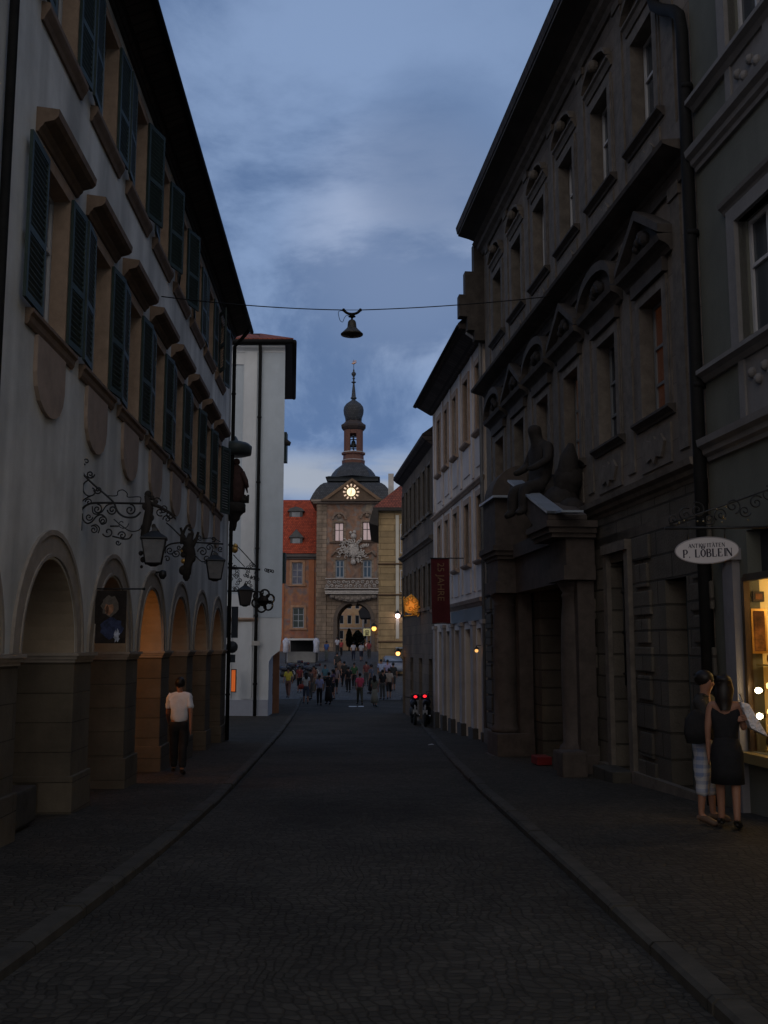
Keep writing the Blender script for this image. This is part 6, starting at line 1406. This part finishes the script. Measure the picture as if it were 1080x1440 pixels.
def motorbike(loc, rz, lab, lit=True, moped=False):
    r = empty('motorcycle', loc, lab, 'motorcycle', 'two wheelers parked along the street', rz)
    for y in (-.68, .68):
        q = MB(); q.tube([(0, y+.28*cos(a), .31+.28*sin(a)) for a in [2*pi*i/20 for i in range(21)]], .06, 8); wh_ = q.build('wheel', mat('tyre', (.012, .012, .012), rough=.8), r)
        q = MB(); q.lathe((0, 0, 0), [(.02, -.04), (.2, -.02), (.2, .02), (.02, .04)], 14); ri = q.build('rim', mat('rim_metal', (.25, .25, .26), rough=.35, metal=.8), wh_); ri.rotation_euler = (0, pi/2, 0); ri.location = (0, y, .31)
    q = MB(); q.tube([(0, -.35, .78), (0, .0, .85), (0, .3, .92)], [.14, .15, .11], 8); q.build('tank', mat('paint_dark', (.02, .02, .03), rough=.25), r)
    q = MB(); q.tube([(0, -.75, .84), (0, -.4, .80), (0, -.1, .82)], [.08, .13, .12], 8); q.build('seat', cloth_black, r)
    q = MB(); q.tube([(0, .68, .31), (0, .5, .75), (0, .42, 1.0)], .04, 6); q.tube([(-.32, .3, 1.05), (-.15, .42, 1.03), (.15, .42, 1.03), (.32, .3, 1.05)], .02, 6); q.build('handlebar', iron, r)
    q = MB(); q.lathe((0, 0, .48), [(.1, -.2), (.17, -.1), (.16, .12), (.08, .22)], 10, 1, 1.5); q.tube([(0, -.68, .31), (0, 0, .42), (0, .2, .75)], .035, 6); q.build('engine', iron, r)
    q = MB(); q.tube([(.14, .1, .33), (.15, -.3, .32), (.17, -.85, .40)], [.03, .04, .05], 8); q.build('exhaust', mat('chrome', (.6, .6, .6), rough=.2, metal=1), r)
    q = MB(); q.box(-.09, .09, -.94, -.92, .45, .62); q.tube([(0, -.75, .78), (0, -.9, .7), (0, -.93, .6)], .03, 6); q.build('number_plate', mat('plate_pale', (.3, .3, .3)), r)
    q = MB(); q.box(-.15, .15, -1.02, -.68, 1.0, 1.22); q.build('top_case', MATS['paint_dark'], r, bevel=.04)
    q = MB(); q.ball((0, -1.05, 1.12), .055, 8, 1.2, .6, .9); q.build('tail_light', emis('tail_red', (1, .02, .03), 1.8) if lit else mat('tail_dull', (.1, .01, .01)), r)
    return r
for X_, Y_, rz, lab in [(1.18, 41.5, 0.05, 'motorcycle with glowing red tail light on the right, the left one of the pair'), (1.62, 38.9, -.12, 'motorcycle with glowing red tail light nearest the house wall on the right')]:
    motorbike(Vector((X_, Y_, gz(Y_)+(.1 if X_ > KR(Y_) else 0))), rz, lab)
bb = ground_px(582, 994); 
for i, (px, py, lab) in enumerate([(398, 958, 'dark unlit motorcycle parked left, behind the yellow t-shirt'), (410, 952, 'dark unlit motorcycle in the parked row, second from the left'), (421, 955, 'dark unlit motorcycle in the parked row, third from the left'), (432, 957, 'dark unlit motorcycle at the right end of the parked row')]):
    motorbike(ground_px(px, py), random.uniform(.6, 1.2), lab, False)
# pale parked car by the yellow house
cpz = ground_px(551, 948); car = empty('parked_car', cpz, 'pale blue grey car parked in front of the yellow house', 'car', rz=.2)
q = MB(); 
def loft(q, secs):
    n = len(secs[0]); pts = [p for s in secs for p in s]; fs = [(i*n+k, i*n+(k+1) % n, (i+1)*n+(k+1) % n, (i+1)*n+k) for i in range(len(secs)-1) for k in range(n)]
    q.add(pts, fs+[tuple(range(n)), tuple(range(len(pts)-1, len(pts)-n-1, -1))], True, raw=True)
def csec(y, z0, z1, w, r=.12): return [(-w+r*.5, y, z0), (-w, y, z0+.1), (-w, y, z1-r), (-w+r, y, z1), (w-r, y, z1), (w, y, z1-r), (w, y, z0+.1), (w-r*.5, y, z0)]
loft(q, [csec(-2.0, .35, .6, .7), csec(-1.9, .25, .8, .8), csec(-1.0, .22, .92, .84), csec(.5, .22, .95, .85), csec(1.8, .25, .92, .8), csec(2.0, .35, .75, .72)]); q.build('body', mat('car_paint', (.16, .18, .23), rough=.25), car)
q = MB(); loft(q, [csec(-1.1, .9, .95, .75), csec(-.5, .9, 1.38, .62), csec(.6, .9, 1.42, .62), csec(1.5, .9, 1.0, .72)]); q.build('cabin', mat('car_glass', (.16, .2, .27), rough=.1), car)
for x in (-.78, .78):
    for y in (-1.25, 1.25):
        q = MB(); q.tube([(x-.08, y, .31), (x+.08, y, .31)], .3, 18); wq = q.build('wheel', MATS['tyre'], car); q = MB(); q.tube([(x-.09, y, .31), (x+.09, y, .31)], .17, 14); q.build('rim', MATS['rim_metal'], wq)
for x in (-.55, .55): q = MB(); q.ball((x, -1.93, .66), .1, 8, 1.4, .6, .8); q.build('headlight', mat('lens', (.5, .5, .55), rough=.1), car)

# paving of the square and ramp in front of the gate tower
mb = strip(lambda y: -14+.0*y, lambda y: 9, .0, .0, [60+1.5*i for i in range(35)], 2); mb.v = [v+Vector((0, 0, -.012)) for v in mb.v]
tag(mb.build('ramp_paving', mat('ramp_stone', (.075, .075, .075), rough=.8, var=.2, scale=.5, cob=5, bump_d=.01)), kind='structure')
# small things on the ground
p = ground_px(605, 1048, .12); q = MB(org=p); q.add([(-.06, -.02, .005), (.03, -.05, .02), (.11, .01, .01), (.05, .06, .035), (-.04, .05, .015)], [(0, 1, 2, 3, 4)]); q.v = [Vector(v)+p for v in q.v]
tag(q.build('paper_scrap', mat('paper', (.5, .5, .5)), loc=p), 'small pale scrap of paper lying on the right side of the street', 'litter')
p = ground_px(502, 993.5, .004); q = MB(); q.box(p.x-.42, p.x-.02, p.y-.25, p.y+.25, p.z, p.z+.006); q.box(p.x+.06, p.x+.36, p.y-.25, p.y+.25, p.z+.001, p.z+.007)
o = q.build('pale_strips', mat('pale_strip_white', (.80, .80, .80), rough=.6)); tag(o, kind='structure')  # two pale flat strips on the street

# ------------------------------------------------------------------ world, sun, camera
W = bpy.data.worlds.new('World'); S.world = W; W.use_nodes = True
nt = W.node_tree; N = nt.nodes; Lk = nt.links; bg = N['Background']
SUN_EL = radians(1.2); SUN_ROT = radians(200)
sky = N.new('ShaderNodeTexSky'); sky.sky_type = 'NISHITA'; sky.sun_disc = False; sky.sun_elevation = SUN_EL; sky.sun_rotation = SUN_ROT; sky.air_density = 1.2; sky.dust_density = .6; sky.ozone_density = 3
tc = N.new('ShaderNodeTexCoord'); sep = N.new('ShaderNodeSeparateXYZ'); Lk.new(tc.outputs['Generated'], sep.inputs[0])
def math_(op, a, b=None, clamp=False):
    m = N.new('ShaderNodeMath'); m.operation = op; m.use_clamp = clamp
    for i, v in enumerate((a, b)):
        if v is None: continue
        if isinstance(v, (int, float)): m.inputs[i].default_value = v
        else: Lk.new(v, m.inputs[i])
    return m.outputs[0]
zc = math_('ADD', math_('MAXIMUM', sep.outputs['Z'], 0.0), .22)
cb = N.new('ShaderNodeCombineXYZ'); Lk.new(math_('DIVIDE', sep.outputs['X'], zc), cb.inputs[0]); Lk.new(math_('DIVIDE', sep.outputs['Y'], zc), cb.inputs[1])
mp = N.new('ShaderNodeMapping'); mp.inputs['Location'].default_value = (3.1, 1.7, 0); mp.inputs['Scale'].default_value = (1.0, .8, 1); Lk.new(cb.outputs[0], mp.inputs[0])
n1 = N.new('ShaderNodeTexNoise'); n1.inputs['Scale'].default_value = 1.5; n1.inputs['Detail'].default_value = 9; n1.inputs['Roughness'].default_value = .6; n1.inputs['Distortion'].default_value = .35; Lk.new(mp.outputs[0], n1.inputs['Vector'])
def dirblob(px, py, r0, r1):
    d = Vector(ray(px, py)).normalized(); vm = N.new('ShaderNodeVectorMath'); vm.operation = 'DOT_PRODUCT'; vm.inputs[1].default_value = d; Lk.new(tc.outputs['Generated'], vm.inputs[0])
    mr = N.new('ShaderNodeMapRange'); mr.interpolation_type = 'SMOOTHSTEP'; mr.inputs[1].default_value = cos(radians(r1)); mr.inputs[2].default_value = cos(radians(r0)); Lk.new(vm.outputs['Value'], mr.inputs[0]); return mr.outputs[0]
def MR(v, a, b, c, d, smooth=True):
    m = N.new('ShaderNodeMapRange'); m.inputs[1].default_value = a; m.inputs[2].default_value = b; m.inputs[3].default_value = c; m.inputs[4].default_value = d
    if smooth: m.interpolation_type = 'SMOOTHSTEP'
    Lk.new(v, m.inputs[0]); return m.outputs[0]
nz = n1.outputs['Fac']
def mixc(f, a, b):
    m = N.new('ShaderNodeMix'); m.data_type = 'RGBA'
    if isinstance(f, float): m.inputs[0].default_value = f
    else: Lk.new(f, m.inputs[0])
    for i, v in ((6, a), (7, b)):
        if isinstance(v, tuple): m.inputs[i].default_value = (*v, 1)
        else: Lk.new(v, m.inputs[i])
    return m.outputs[2]
sk = N.new('ShaderNodeVectorMath'); sk.operation = 'SCALE'; Lk.new(sky.outputs[0], sk.inputs[0]); sk.inputs['Scale'].default_value = .10*1.0
# overcast dusk cloud layer in front of the clear sky
cloudcol = mixc(MR(nz, .41, .59, 0, 1), (.10, .172, .335), (.20, .29, .475))
lowblue = mixc(MR(sep.outputs['Z'], .02, .30, 0, 1), (.095, .19, .415), cloudcol)
wide = mixc(math_('MULTIPLY', dirblob(400, 330, 3, 22), MR(nz, .42, .58, .1, 1)), lowblue, (.24, .345, .56))
bright = mixc(math_('MULTIPLY', dirblob(575, 345, 1, 8), MR(nz, .40, .56, .25, 1)), wide, (.36, .44, .62))
darkc = mixc(math_('MULTIPLY', dirblob(625, 235, .5, 6), .55), bright, (.08, .145, .29))
band = math_('MULTIPLY', MR(sep.outputs['Z'], .135, .158, 0, 1), MR(sep.outputs['Z'], .168, .20, 1, 0))
nlow = N.new('ShaderNodeTexNoise'); nlow.inputs['Scale'].default_value = 6; nlow.inputs['Detail'].default_value = 6; mp2 = N.new('ShaderNodeMapping'); mp2.inputs['Scale'].default_value = (1, 1, 5); Lk.new(tc.outputs['Generated'], mp2.inputs[0]); Lk.new(mp2.outputs[0], nlow.inputs['Vector'])
dk2 = mixc(math_('MULTIPLY', band, MR(nlow.outputs['Fac'], .42, .58, 0, .75)), darkc, (.42, .45, .50))
tot = mixc(.06, dk2, sk.outputs[0])
# the sky behind the camera, towards the set sun, is brighter
back = MR(math_('MULTIPLY', sep.outputs['Y'], -1), .0, .8, 0, 1)
bm_ = mixc(back, (1, 1, 1), (5.5, 3.35, 1.8))
fin = N.new('ShaderNodeVectorMath'); fin.operation = 'MULTIPLY'; Lk.new(tot, fin.inputs[0]); Lk.new(bm_, fin.inputs[1])
Lk.new(fin.outputs[0], bg.inputs['Color']); bg.inputs['Strength'].default_value = 1.0

sl = bpy.data.lights.new('sun', 'SUN'); sl.energy = .06; sl.angle = radians(25); sl.color = (1, .9, .85)
so_ = bpy.data.objects.new('sun', sl); COL.objects.link(so_)
so_.rotation_euler = (radians(90-25), 0, radians(-20))
cam = bpy.data.cameras.new('camera'); co = bpy.data.objects.new('camera', cam); COL.objects.link(co); S.camera = co
cam.sensor_fit = 'VERTICAL'; cam.sensor_height = 24; cam.lens = 24*F/1440; cam.clip_start = .05; cam.clip_end = 1500
co.location = (0, 0, H); co.rotation_euler = (pi/2+TH, 0, 0)
S.view_settings.view_transform = 'Standard'; S.view_settings.look = 'None'; S.view_settings.exposure = 0; S.view_settings.gamma = 1
S.render.engine = 'CYCLES'
